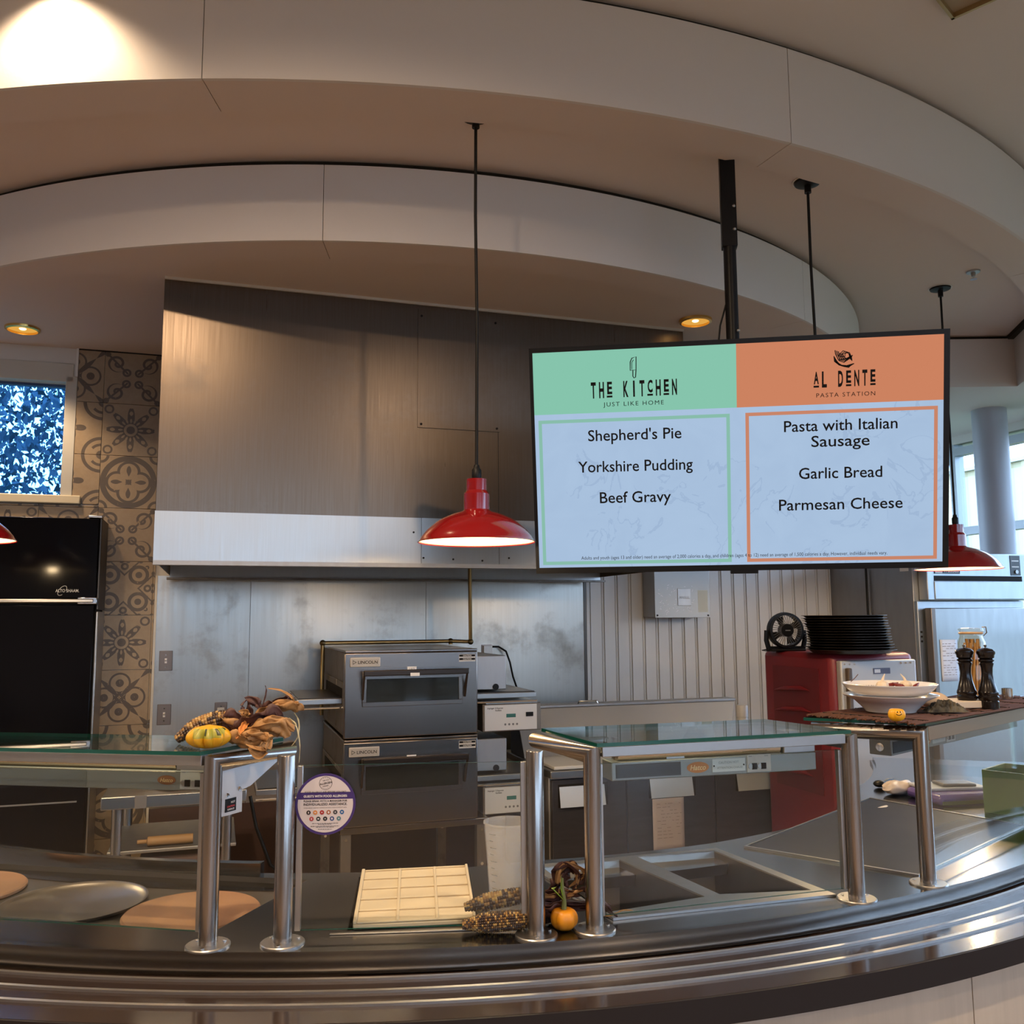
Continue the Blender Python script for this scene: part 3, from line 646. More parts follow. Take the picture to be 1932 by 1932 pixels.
for i in range(3): BX('label_strip', WHITEP, rc, CW-.021, CW-.006, -.004, .019, CH-.20-.07*i, CH-.16-.07*i)
for x in (.07, CW-.07):
    for y in (.09, CD_-.07): MB().cyl((x-.02, y, .05), (x+.02, y, .05), .05, 14).build('caster', BLACK, rc)
def cpt(x, y, z=CH): return wp(cs, co, z)+WX*x-WN*y
# ---- desk fan
q = onz(1483, 1228, CH)
fn = thing('desk_fan', 'small black desk fan standing on the red cart', 'fan', (q.x, q.y, CH), YAW-R(12))
fc = Vector((0, 0, .115)); fr_ = .098
MB().lathe([(.085, -.03), (.098, -.028), (.102, 0), (.098, .028), (.085, .03), (.09, 0)], 32, closed=True).xf(Matrix.Translation(fc) @ Matrix.Rotation(PI/2, 4, 'X')).build('shroud', BLACK, fn)
gr = MB()
for i in range(36):
    a = 2*PI*i/36; gr.tube([fc+Vector((.035*math.cos(a), -.032, .035*math.sin(a))), fc+Vector((.092*math.cos(a+.15), -.026, .092*math.sin(a+.15)))], .0016, 5)
gr.build('grille', mat('grille_grey', (.10, .09, .085), .4), fn)
hub = MB().lathe([(0, -.036), (.036, -.034), (.036, .02), (0, .02)], 20).xf(Matrix.Translation(fc) @ Matrix.Rotation(-PI/2, 4, 'X')); hub.v = [Vector((v.x, v.y, v.z)) for v in hub.v]
hub.build('hub', BLACK, fn); BX('badge', DULLST, fn, -.014, .014, -.0405, -.0375, .112, .117) 
for i in range(4):
    a = i*PI/2+.4; MB().add([fc+Vector((.03*math.cos(a), .0, .03*math.sin(a))), fc+Vector((.08*math.cos(a-.3), .006, .08*math.sin(a-.3))), fc+Vector((.084*math.cos(a+.3), -.006, .084*math.sin(a+.3))), fc+Vector((.03*math.cos(a+.7), -.004, .03*math.sin(a+.7)))], [(0, 1, 2, 3)]).build('blade', BLACK, fn, solid=.002)
MB().tube([(-.108, 0, .115), (-.112, 0, .06), (-.10, 0, .012), (.10, 0, .012), (.112, 0, .06), (.108, 0, .115)], .009, 8, flat=1.6).build('yoke', BLACK, fn)
BX('foot', BLACK, fn, -.10, .10, -.045, .05, 0, .012, .005)
MB().tube([(-.09, .04, .01), (-.13, .02, .004), (-.15, -.1, .004)], .003, 6).build('cord', RUBBERC, fn)
# ---- stack of pizza pans
q = onz(1604, 1232, CH); pc = Vector((q.x, q.y, 0))
prof = [(0, 0), (.178, 0), (.202, .018), (.213, .0185), (.213, .0205), (.201, .0205), (.177, .002), (0, .002)]
pm = MB().lathe(prof, 36).mesh('pan', BLKIRON)
rnd = random.Random(2); wid = ['flat', 'darker']
NP = 14
for i in range(NP):
    o = bpy.data.objects.new('pizza_pan', pm); col.objects.link(o)
    sc_ = 1.0 if i > 2 else 1.06-.02*i; dx = rnd.uniform(-.006, .006)-.002*i
    o.location = (pc.x+dx, pc.y+rnd.uniform(-.005, .005), CH+.0005+.0135*i); o.scale = (sc_, sc_, 1)
    nth = ('topmost', 'second', 'third', 'fourth', 'fifth', 'sixth', 'seventh', 'eighth', 'ninth', 'tenth', 'eleventh', 'twelfth', 'thirteenth', 'bottom')[NP-1-i]
    tag(o, '%s dark pizza pan%s the stack beside the fan' % (nth, ' of' if nth in ('topmost', 'bottom') else ' from the top of'), 'pan', 'stacked pizza pans')

# ---- tall steel holding cabinet
fx = Vector((2.639, 5.91, 0)); fs, fo = fx.dot(WX), D+fx.dot(WN)
hc = wthing('holding_cabinet', 'tall stainless steel holding cabinet with a large door', 'cabinet', fs, fo)
FW, FD, FH = .89, .87, 1.975
CABB = steel('cabinet_steel', (.42, .45, .48), .45, (30, 30, 6)); CABS = steel('cabinet_side_steel', (.34, .33, .33), .5, (20, 20, 5))
BX('carcass', CABS, hc, 0, FW, .03, FD, .12, FH, .004)
BX('front_frame', CABB, hc, 0, FW, 0, .03, .12, 1.66, .003)
up = BX('control_head', CABB, hc, .045, FW+.01, -.05, .03, 1.665, FH, .006)
BX('head_slot', BLACKM, up, .10, FW-.05, -.051, -.05, 1.79, 1.825); BX('head_flap', CABB, up, .10, FW-.05, -.056, -.05, 1.672, 1.788, .003)
bd = BX('badge', mat('badge_black', (.03, .03, .035), .4), up, .105, .315, -.053, -.05, 1.838, 1.878); BX('badge_field', WHITEP, bd, .112, .17, -.0535, -.053, 1.842, 1.874)
lettering('Traulsen', WHITEP, bd, (.243, -.0538, 1.86), width=.12, shear=.2, bold=.02)
cp = BX('control_panel', mat('panel_dark', (.05, .055, .06), .4), up, .745, .83, -.053, -.05, 1.83, 1.965); MB().cyl((.79, -.062, 1.855), (.79, -.053, 1.855), .013, 14).build('dial', DULLST, cp)
for z in (1.885, 1.925): BX('panel_label', WHITEPL, cp, .757, .818, -.0535, -.053, z, z+.008)
dr = BX('door', steel('cabinet_door_steel', (.33, .335, .335), .38, (30, 30, 6)), hc, .06, FW-.03, -.045, 0, .14, 1.615, .006)
BX('door_handle', mat('handle_strip', (.16, .14, .13), .4, .7), dr, .04, .075, -.075, -.02, .3, 1.615, .004)
for z in (1.46, 1.43, 1.40): MB().cyl((.02, -.004, z), (.02, 0, z), .007, 10).build('vent_hole', BLACKM, hc)
for z in (1.42, 1.28): BX('hinge', CHROME, hc, FW-.03, FW-.012, -.04, -.005, z, z+.06)
BX('sticker', WHITEPL, hc, -.001, 0, .06, .14, 1.86, 1.95); 
def sheet(name, label, s, off, z, w, h, m, lines, seed, rx=0):
    o = wthing(name, label, 'paper', s, off, z)
    MB().grid(lambda u, v: (-w/2+w*u, -.002*math.sin(u*4), -h/2+h*v), 6, 6).build('sheet', m, o, solid=.0006)
    t = MB(); rr = random.Random(seed)
    for i in range(lines):
        zz = h*.40-i*h*.8/lines; x = -w*.4
        while x < w*.38:
            l = rr.uniform(.01, .03)
            if rr.random() < .65: ribbon(t, [(x, zz), (min(x+l, w*.4), zz)], .003, -.0042)
            x += l+.008
    t.build('print', mat('faint_print', (.20, .17, .17), .8), o, smooth=0); return o
qa = onwall(1776, 1207, fo+.05); qb = onwall(1809, 1285, fo+.05)
sheet('notice', 'white printed notice taped to the tall cabinet door', (qa[0]+qb[0])/2, fo+.0475, (qa[1]+qb[1])/2, abs(qb[0]-qa[0])+.02, abs(qa[1]-qb[1]), mat('blue_white_paper', (.55, .58, .66), .7), 14, 3)
qc = wp(fs, fo); cb_ = wthing('power_cable', 'black power cable hanging down beside the tall cabinet', 'cable', fs, fo)
MB().tube([(-.02, .45, 2.6), (-.018, .45, 2.2), (-.02, .45, 1.6), (-.025, .44, 1.25)], .008, 8).build('cable', RUBBERC, cb_)

# ---- black glass holding oven at the left
ab = wthing('heated_cabinet', 'tall black glass fronted heated cabinet under the high window', 'cabinet', onwall(188, 1100, .30)[0], .30)
BLKGL = mat('black_glass', (.006, .006, .008), .10, 0, .08)
BX('carcass', BLACKM, ab, -1.5, -.012, .02, .285, .10, 2.13, .004); BX('edge_trim', PLAINST, ab, -.012, 0, .0, .285, .10, 1.62, .003); BX('edge_trim', mat('dark_edge', (.06, .06, .065), .4, .6), ab, -.012, 0, .0, .285, 1.63, 2.13, .003)
d1 = BX('upper_door', BLKGL, ab, -1.5, -.014, -.02, .02, 1.69, 2.125, .004); d2 = BX('lower_door', BLKGL, ab, -1.5, -.02, -.02, .02, .14, 1.655, .004)
hb = BX('handle_bar', PLAINST, ab, -1.5, -.02, -.05, -.022, 1.667, 1.687, .005); BX('latch', CHROME, hb, -.10, -.005, -.045, -.02, 1.66, 1.695, .003)
lettering('ALTO SHAAM.', mat('silver_print', (.32, .32, .33), .4, .5), d1, (-.155, -.0215, 1.732), width=.115, height=.016, bold=.01)
sw = MB(); ribbon(sw, [(-.18+.03*math.cos(t)*.6+.012*math.sin(t), 1.732+.026*math.sin(t)) for t in [PI*2*i/20 for i in range(18)]], .002, -.0216); sw.build('logo_swoosh', mat('silver_print', (.32, .32, .33), .4, .5), d1, smooth=0)
BX('top_bracket', PLAINST, ab, -.07, .0, -.01, .06, 2.13, 2.145, .003)
BX('lower_rail', DULLST, ab, -1.5, -.06, -.024, -.02, .62, .628)

# ---- steel side table with peels, below the left guard
TZ = .79; WO = 1.22
wt = wthing('work_table', 'steel work table with round legs behind the left counter', 'table', -.47, WO)
BX('table_top', PLAINST, wt, 0, .62, 0, .66, TZ-.055, TZ, .004)
for x in (.065, .535):
    for y in (.05, .6): MB().cyl((x, y, 0), (x, y, TZ-.055), .023, 16).build('leg', PLAINST, wt)
BX('under_shelf', DULLST, wt, .03, .58, .04, .62, .53, .545, .003)
BX('band', mat('grey_tape', (.16, .15, .15), .6), wt, .14, .19, -.001, 0, TZ-.055, TZ)
def wood(n, c, c2): return mat(n, c, .55, noise=(3, .3, c2), stretch=(2, 12, 12))
for i, (x, y, a, L) in enumerate(((.10, .16, 10, .44), (.14, .33, -3, .42))):
    o = thing('pizza_peel', ('wooden pizza peel lying at a slant on the steel work table', 'wooden pizza peel lying under the other one on the work table')[i], 'peel', wp(-.45+x, WO-y, TZ+.0015+(.0095 if i == 0 else 0)), YAW+R(a))
    MB().prism([(.14, -.10), (L, -.10), (L, .10), (.14, .10), (.10, .03), (.10, -.03)], 0, .008).build('blade', wood('peel_wood', (.40, .19, .07), (.30, .13, .05)), o, bevel=.002)
    MB().tube([(-.05, 0, .010), (.11, 0, .006)], [.009, .012], 8, flat=.5).build('handle', wood('peel_wood', (.40, .19, .07), (.30, .13, .05)), o)
o = wthing('rolling_pin', 'wooden rolling pin lying on the shelf under the work table', 'rolling pin', -.47+.25, WO-.10, .545)
MB().tube([(-.10, 0, .022), (-.06, 0, .022), (-.055, 0, .022), (.14, 0, .022)], [.010, .010, .022, .022], 14).build('roller', wood('pin_wood', (.45, .26, .11), (.36, .20, .08)), o)
bn = wthing('storage_bin', 'ribbed brown storage bin on the floor under the work table', 'bin', -.47+.16, WO-.08)
BX('bin_body', mat('bin_plastic', (.13, .08, .065), .5), bn, 0, .36, 0, .45, 0, .50, .012)
for i in range(11): BX('rib', mat('bin_plastic', (.13, .08, .065), .5), bn, .03+.027*i, .042+.027*i, -.006, 0, .08, .44)
cbx = wthing('floor_cable', 'black cable drooping from the work table to the floor', 'cable', .17, WO-.1)
MB().tube([(0, 0, .74), (.03, -.02, .60), (.10, -.02, .42), (.22, 0, .32), (.36, .05, .30)], .008, 8).build('cable', RUBBERC, cbx)

# ================================================================== SERVING COUNTER
ZC = .91; RF = 3.04; A0, A1 = -42, 74
RT = [(-60, 2.5), (-8, 2.5), (-2, 2.49), (6, 2.48), (12, 2.44), (25, 2.44), (36, 2.41), (41, 2.37), (48, 2.25), (90, 2.22)]
def rear(a):
    for (a0, r0), (a1, r1) in zip(RT[:-1], RT[1:]):
        if a0 <= a <= a1: return r0+(r1-r0)*(a-a0)/(a1-a0)
    return 2.5
def P2(x, y, z=ZC): q = onz(x, y, z); return (q.x, q.y)
sc = thing('serving_counter', 'long curved stainless steel serving counter with tray rail', 'counter', (0, 0, 0))
hotL = [(-.527, 2.391), (-.643, 2.008), (-1.80, 2.262), (-1.69, 2.62)]
trayO = [(-.402, 2.415), (-.118, 2.46), (-.078, 2.045), (-.358, 2.012)]
def shrink(poly, k):
    c = Vector((sum(p[0] for p in poly)/len(poly), sum(p[1] for p in poly)/len(poly)))
    return [tuple(c+(Vector(p)-c)*k) for p in poly]
well1 = [(.072, 2.474), (.285, 2.541), (.447, 2.210), (.196, 2.098)]
well2 = [(.336, 2.572), (.562, 2.630), (.712, 2.255), (.486, 2.228)]
wellF = [(.760, 2.222), (.215, 2.062), (.035, 2.49), (.575, 2.660)]
gridl = [(.668, 2.682), (1.285, 3.352), (1.590, 2.915), (1.027, 2.385)]
n = 90; outer = [tuple(pol(C0, RF, A0+(A1-A0)*i/n)[:2]) for i in range(n+1)]+[tuple(pol(C0, rear(a), a)[:2]) for a in [A1-(A1-A0)*i/n for i in range(n+1)]]
MB().holed(outer, [hotL, trayO, well1, well2, gridl], ZC-.012, ZC).build('worktop', COUNTST, sc, smooth=0)
MB().arc(C0, RF, RF+.012, .866, ZC, A0, A1, 90).build('front_apron', COUNTST, sc)
MB().arc(C0, lambda a: rear(a)-.012, 2.6, ZC-.04, ZC-.013, A0, A1, 90).build('rear_flange', COUNTST, sc)
MB().arc(C0, lambda a: rear(a)-.012, 2.51, ZC, ZC+.028, A0, -4.5, 40).build('rear_upstand', COUNTST, sc)
ZR = .862
MB().arc(C0, RF-.10, 3.262, ZR-.03, ZR, A0, A1, 90).build('tray_rail', RAILTOP, sc)
MB().arc(C0, 3.250, 3.268, ZR-.052, ZR-.0005, A0, A1, 90).build('rail_edge', RAILEDGE, sc)
STRIP = mat('rail_strip_metal', (.55, .53, .51), .32, .9)
for r in (3.073, 3.133, 3.193): MB().arc(C0, r-.0045, r+.0045, ZR, ZR+.005, A0, A1, 90).build('rail_strip', STRIP, sc)
MB().arc(C0, 2.62, 3.19, .10, .70, A0, A1, 60).build('cabinet_body', BLACKM, sc)
e0 = ang(C0, onz(1285, 1925, .81)); e1 = ang(C0, onz(1878, 1830, .81)); de = e1-e0
for i in range(-3, 4):
    a, b = e0+de*i, e0+de*(i+1)
    if b > A1: break
    MB().arc(C0, 3.19, 3.205, .10, ZR-.05, a+.03, b-.03, 14).build('wood_panel', WOODPALE, sc)
MB().arc(C0, 2.66, 3.14, 0, .10, A0, A1, 60).build('kick_base', BLACKM, sc)
def bar(parent, a, b, w, z0, z1, name, m):
    a, b = Vector((a[0], a[1])), Vector((b[0], b[1])); d = (b-a).normalized(); q = Vector((-d.y, d.x))*w/2
    return MB().prism([tuple(a-q), tuple(b-q), tuple(b+q), tuple(a+q)], z0, z1).build(name, m, parent, bevel=.001)
def pan(poly, depth, taper, m, name, parent, zt=ZC):
    b = shrink(poly, taper); k = len(poly); mb = MB()
    mb.add([(p[0], p[1], zt) for p in poly]+[(p[0], p[1], zt-depth) for p in b], [(i, (i+1) % k, (i+1) % k+k, i+k) for i in range(k)]+[tuple(range(k, 2*k))])
    return mb.build(name, m, parent, smooth=0, solid=.002)
# dark heated shelves and the wells let into the top
HOT = mat('dark_heated_shelf', (.055, .048, .042), .32, 0, .5, noise=(4, .3, (.08, .07, .06)))
pan(hotL, .016, .995, HOT, 'heated_shelf', sc)
pan(shrink(trayO, .995), .05, .97, BLACKM, 'tray_well', sc)
WELLST = steel('well_steel', (.30, .27, .25), .33, (20, 20, 6))
wf = MB().holed(wellF, [well1, well2], ZC+.0005, ZC+.006).build('well_frame', PLAINST, sc, smooth=0)
for w_ in (well1, well2):
    w = pan(shrink(w_, .995), .15, .86, WELLST, 'steam_well', sc, ZC+.003)
bar(sc, P2(622, 1764), P2(984, 1752), .008, ZC+.0003, ZC+.003, 'cover_strip', PLAINST)
GRID = mat('griddle_plate', (.022, .027, .040), .40, 0, .10, noise=(3, .25, (.040, .044, .058)))
gg = MB().prism(gridl, ZC-.03, ZC+.004).build('griddle_plate', GRID, sc, bevel=.003)
k = len(gridl); go = shrink(gridl, 1.02)
MB().holed(go, [shrink(gridl, 1.001)], ZC, ZC+.006).build('griddle_trim', PLAINST, sc, smooth=0)

# ================================================================== SNEEZE GUARDS
PA, PB, PC_, PD, PE, PF_ = [onz(*q, ZC) for q in ((392, 1785), (533, 1780), (1012, 1765), (1122, 1755), (1617, 1697), (1752, 1668))]
ZT = 1.272; TR = .019
def flange(parent, P):
    f = MB().lathe([(TR-.002, 0), (.045, 0), (.045, .003), (.043, .005), (TR-.002, .005)], 32, (P.x, P.y, ZC), closed=True).build('flange', PLAINST, parent)
    for i in range(3):
        a = .5+i*2*PI/3; MB().lathe([(0, 0), (.004, 0), (.004, .002), (0, .0025)], 8, (P.x+.033*math.cos(a), P.y+.033*math.sin(a), ZC+.005)).build('screw', CHROME, f)
def frame(parent, P, E=None, zt=1.288):
    flange(parent, P)
    if E is None: MB().tube([(P.x, P.y, ZC+.004), (P.x, P.y, zt-.002), (P.x, P.y, zt)], [TR, TR, TR-.001], 24).build('post', TUBEST, parent)
    else:
        MB().tube([(P.x, P.y, ZC+.004), (P.x, P.y, ZT), (E.x, E.y, ZT)], TR, 24).build('post', TUBEST, parent, smooth=35)
def slab(parent, pts, z0, z1, name='glass_shelf'):
    n = len(pts); mb = MB(); mb.prism([(p[0], p[1]) for p in pts], z0, z1); mb.m = [0, 0]+[1]*n
    return mb.build(name, [GLASST, GEDGE], parent, smooth=0)
def vpane(parent, a, b, z0, z1, t=.006, name='front_glass'):
    a, b = Vector((a[0], a[1])), Vector((b[0], b[1])); d = (b-a).normalized(); q = Vector((-d.y, d.x))*t/2
    mb = MB(); mb.prism([tuple(a-q), tuple(b-q), tuple(b+q), tuple(a+q)], z0, z1); mb.m = [1, 1, 0, 1, 0, 1]
    return mb.build(name, [GLASS, GEDGE], parent, smooth=0)
# left guard
g1 = thing('sneeze_guard', 'sneeze guard carrying the yellow squash on its glass shelf', 'sneeze guard', (0, 0, 0))
EA = onz(548, 1412, ZT); d1 = Vector((-.466, .085, 0)).normalized(); bk1 = (EA-PA)*Vector((1, 1, 0))
PA2 = PA+d1*1.25; frame(g1, PA, EA); frame(g1, PA2, PA2+Vector((-bk1.x*.2, bk1.y, 0)))
slab(g1, [PA+d1*.012-bk1*.10, PA2-bk1*.1, PA2+bk1*.93, EA+d1*.0+Vector((-.012, -.02, 0))], ZT+.0195, ZT+.0275)
bar(g1, PA+d1*.02, PA2-d1*.02, .026, ZT-.003, ZT+.0185, 'front_rail', DULLST)
vpane(g1, (PA+d1*.026+Vector((0, .012, 0)))[:2], (PA2-d1*.026+Vector((0, .012, 0)))[:2], ZC+.024, ZT-.02)
bar(g1, PA+d1*.020+Vector((.0, .012, 0)), PA+d1*.030+Vector((0, .012, 0)), .014, ZC+.024, ZT-.02, 'glass_channel', PLAINST)
# bracket and switch plate under the arm
br = MB(); u = bk1.normalized(); nrm = Vector((u.y, -u.x, 0)); base = Vector((PA.x, PA.y, 0))
bp = [(.022, ZT-.012), (.20, ZT-.012), (.20, ZT-.02), (.11, ZT-.062), (.085, ZT-.066), (.085, ZT-.112), (.022, ZT-.112)]
V3 = [base+u*a+Vector((0, 0, z))-Vector((0, 0, 0)) for a, z in bp]
br.add([v+nrm*.003 for v in V3]+[v-nrm*.003 for v in V3], [tuple(range(7)), tuple(range(7, 14))[::-1]]+[(i, (i+1) % 7, (i+1) % 7+7, i+7) for i in range(7)])
bo = br.build('arm_bracket', mat('pale_bracket', (.55, .55, .56), .4, .4), g1)
M_ = Matrix(((u.x, -nrm.x, 0, 0), (u.y, -nrm.y, 0, 0), (0, 0, 1, 0), (0, 0, 0, 1)))   # local x along the arm, -y to the viewer's side
def onarm(name, x0, x1, z0, z1, m, t=.001, par=bo):
    mb = MB().box(x0, x1, -.003-t, -.003, z0, z1).xf(Matrix.Translation(base) @ M_); return mb.build(name, m, par)
stk = onarm('warning_sticker', .034, .066, ZT-.105, ZT-.078, BLACK)
rz_ = math.atan2(u.y, u.x)
def armtext(t, x, z, w, m):
    p = base+u*x+nrm*.0046; return lettering(t, m, bo, (p.x, p.y, z), width=w, rot=(PI/2, 0, rz_), bold=.02)
armtext('HOT', .056, ZT-.086, .012, WHITEP); armtext('CAUTION', .050, ZT-.094, .022, mat('sticker_red', (.6, .05, .05), .5)); armtext('SURFACE', .05, ZT-.100, .020, WHITEP)
MB().lathe([(0, 0), (.0045, .001), (.0045, -.001)], 10).xf(Matrix.Translation(base+u*.04+nrm*.0045+Vector((0, 0, ZT-.07))) @ Matrix.Rotation(PI/2, 4, 'X')).build('screw', CHROME, bo)
MB().lathe([(0, 0), (.0045, .001), (.0045, -.001)], 10).xf(Matrix.Translation(base+u*.075+nrm*.0045+Vector((0, 0, ZT-.062))) @ Matrix.Rotation(PI/2, 4, 'X')).build('screw', CHROME, bo)
# middle guard: upright pane between two posts
g2 = thing('sneeze_guard', 'low upright glass screen between two posts, with the allergy sign', 'sneeze guard', (0, 0, 0))
frame(g2, PB); frame(g2, PC_)
GA, GB = Vector((-.452, 1.962, 0)), Vector((.020, 1.994, 0))
vpane(g2, GA[:2], GB[:2], ZC+.018, 1.262)
for q in (GA, GB):
    d = (GB-GA).normalized(); bar(g2, (q-d*.006)[:2], (q+d*.006)[:2], .014, ZC+.018, 1.262, 'glass_channel', PLAINST)
# right guard
g3 = thing('sneeze_guard', 'sneeze guard with bare glass shelf above the steam wells', 'sneeze guard', (0, 0, 0))
ED = onz(1010, 1396, ZT); bkD = (ED-PD)*Vector((1, 1, 0)); EE = PE+Vector((-.128, .235, 0)); frame(g3, PD, ED); frame(g3, PE, EE)
dD = (PE-PD).normalized()
slab(g3, [PD-bkD*.06+dD*.004, PE+dD*-.006-(EE-PE)*.05, EE-dD*.01, ED+dD*.016], ZT+.0195, ZT+.0275)
bar(g3, PD+dD*.02, PE-dD*.02, .026, ZT-.003, ZT+.0185, 'front_rail', PLAINST)
back = Vector((-dD.y, dD.x, 0))
vpane(g3, (PD+dD*.026+back*.012)[:2], (PE-dD*.026+back*.012)[:2], ZC+.024, ZT-.02)
for q in (PD+dD*.022+back*.012, PE-dD*.024+back*.012): bar(g3, q-dD*.005, q+dD*.005, .014, ZC+.024, ZT-.02, 'glass_channel', PLAINST)
# far right guard with the set-out table ware
g4 = thing('sneeze_guard', 'sneeze guard carrying plates and pepper mills on a twig mat', 'sneeze guard', (0, 0, 0))
EF = onz(1532, 1375, ZT); d4 = Vector((.51, .462, 0)).normalized(); bk4 = (EF-PF_)*Vector((1, 1, 0)); PG = PF_+d4*1.05; frame(g4, PF_, EF); frame(g4, PG, PG+bk4)
slab(g4, [PF_-bk4*.04+d4*.01, PG-bk4*.04, PG+bk4*1.1, EF+bk4*.1+d4*.01], ZT+.0195, ZT+.0275)
bar(g4, PF_+d4*.018, PG-d4*.018, .03, ZT-.016, ZT+.0185, 'front_rail', mat('bronze_rail', (.30, .215, .14), .4, .7))
b4 = Vector((-d4.y, d4.x, 0))
vpane(g4, (PF_+d4*.026+b4*.012)[:2], (PG-d4*.026+b4*.012)[:2], ZC+.024, ZT-.02)

# ---- heat lamps slung under the guards
def heat_lamp(label, a, b, z, front, full):
    a, b = Vector((a.x, a.y, 0)), Vector((b.x, b.y, 0)); L = (b-a).length; d = (b-a).normalized()
    o = thing('heat_lamp', label, 'heat lamp', (a.x, a.y, z), math.atan2(d.y, d.x))
    LG = mat('lamp_grey', (.26, .27, .26), .4, .6); TB = mat('lamp_reflector', (.55, .46, .36), .25, .95)
    BX('housing', LG, o, 0, L, -.03, .03, -.030, .012, .002)
    MB().tube([(.02, -.004, .026), (L-.09, -.004, .026)], .019, 18).build('reflector_tube', TB, o)
    BX('end_box', DULLST, o, L-.085, L, -.028, .03, .012, .052, .002)
    BX('hanger', PLAINST, o, .14, .185, -.02, .02, .012, .046); BX('hanger', PLAINST, o, L-.075, L-.035, -.02, .02, .05, .062); BX('hanger', PLAINST, o, .02, .03, .0, .02, .012, .062)
    y = -.031
    if full:
        BX('vent_grille', mat('grille_dark', (.035, .035, .038), .6), o, .01, .17, y, -.03, -.024, .006)
        ov = MB().add([(.213+.028*math.cos(t), y-.0002, -.009+.0125*math.sin(t)) for t in [2*PI*i/24 for i in range(24)]], [tuple(range(24))]).build('oval_badge', mat('orange_badge', (.46, .17, .03), .4), o); lettering('Hatco', mat('gold_ink', (.75, .55, .25), .4), ov, (.213, y-.0006, -.009), width=.04, shear=.25, bold=.02)
        cpl = BX('caution_plate', mat('caution_plate', (.52, .55, .53), .45, .3), o, .25, .335, y, -.03, -.022, .007)
        GI = mat('grey_print', (.20, .22, .22), .7); lettering('CAUTION HOT', GI, cpl, (.292, y-.0004, -.001), width=.052); lettering('ATTENTION CHAUD', GI, cpl, (.295, y-.0004, -.013), width=.066)
        for x in (.254, .331): MB().cyl((x, y-.001, -.008), (x, y, -.008), .002, 8).build('screw', BLACK, cpl)
        cx = .34
    else:
        BX('vent_grille', mat('grille_dark2', (.16, .17, .165), .5, .4), o, L-.86, L-.30, y, -.03, -.028, .010)
        ov = MB().add([(L-.105+.022*math.cos(t), y-.0002, -.008+.010*math.sin(t)) for t in [2*PI*i/24 for i in range(24)]], [tuple(range(24))]).build('oval_badge', mat('brown_badge', (.22, .085, .03), .4), o)
        lettering('Hatco', mat('gold_ink', (.75, .55, .25), .4), ov, (L-.105, y-.0006, -.008), width=.03, shear=.25); cx = L-.072
    cpn = BX('control_plate', mat('control_plate', (.46, .45, .42), .5), o, cx, cx+.062, y-.001, -.03, -.026, .014)
    for i in range(2): 
        BX('switch', BLACK, cpn, cx+.012+.024*i, cx+.024+.024*i, y-.004, y-.001, -.020, -.006); MB().cyl((cx+.008+.024*i, y-.003, -.013), (cx+.008+.024*i, y-.001, -.013), .006, 12).build('dial', PLAINST, cpn)
    BX('scale_print', mat('grey_print', (.20, .22, .22), .7), cpn, cx+.004, cx+.012, y-.0015, y-.001, .009, .0105); BX('scale_print', mat('grey_print', (.20, .22, .22), .7), cpn, cx+.045, cx+.055, y-.0015, y-.001, .009, .0105)
    return o
heat_lamp('long heat lamp under the left glass shelf, beside the squash', PA2+Vector((.03, .10, 0)), PA+d1*.035+Vector((.012, .098, 0)), ZT-.040, 1, False)
heat_lamp('heat lamp with caution plate hanging above the steam wells', PD+dD*.075+back*.095, PD+dD*.60+back*.075, ZT-.040, 1, True)
hl = heat_lamp('heat lamp seen end on under the shelf with the plates', PF_+d4*.05+b4*.13, PF_+d4*.95+b4*.13, ZT-.040, 1, True)
MB().lathe([(0, 0), (.011, .001), (.012, -.002)], 16).xf(Matrix.Translation((-.001, 0, -.009)) @ Matrix.Rotation(-PI/2, 4, 'Y')).build('end_knob', CHROME, hl)

# ---- allergy sign on the middle glass
u2 = (GB-GA).normalized(); n2 = Vector((u2.y, -u2.x, 0)); rz2 = math.atan2(u2.y, u2.x)
def onpane(px, py):
    d = ray(px, py); t = ((GA+n2*.011)-CO).dot(n2)/d.dot(n2); return CO+d*t
ctr = onpane(614, 1517); rad = (onpane(671, 1517)-ctr).length
sg = thing('allergy_sign', 'round purple and white food allergy sticker on the glass', 'sign', ctr, rz2)
def disc(r, y, cx=0, cz=0, n=40, th=None): return [(cx+r*math.cos(2*PI*i/n), y, cz+r*math.sin(2*PI*i/n)) for i in range(n)]
PUR = mat('purple_print', lin((58, 40, 104)), .4); SWH = mat('sign_white', lin((196, 188, 190)), .45)
MB().add(disc(rad, 0)+disc(rad, .001), [tuple(range(40)), tuple(range(40, 80))[::-1]]+[(i, (i+1) % 40, (i+1) % 40+40, i+40) for i in range(40)]).build('sign_disc', PUR, sg, smooth=0)
k = .915
up_ = [p for p in disc(rad*k, -.0004, n=72) if p[2] >= rad*.335]; MB().add(up_, [tuple(range(len(up_)))]).build('white_field', SWH, sg, smooth=0)
dn = [p for p in disc(rad*k, -.0004, n=72) if p[2] <= rad*.185]; dn = sorted(dn, key=lambda p: math.atan2(p[2]-(-rad*.3), p[0])); MB().add(dn, [tuple(range(len(dn)))]).build('white_field', SWH, sg, smooth=0)
def sl(t, z, w, m=INK, b=.02, x=0): return lettering(t, m, sg, (x*rad, -.0009, z*rad), width=w*rad, bold=b)
sl('FOOD ALLERGY? ASK BEFORE YOU EAT!', .40, 1.36, INK, .0); sl('GUESTS WITH FOOD ALLERGIES:', .262, 1.44, WHITEP)
sl('PLEASE SPEAK WITH A MANAGER FOR', .105, 1.44); sl('INDIVIDUALIZED ASSISTANCE.', .0, 1.44); sl('FOODS SERVED HERE MAY CONTAIN OR HAVE COME IN CONTACT WITH:', -.115, 1.42, INK, .0)
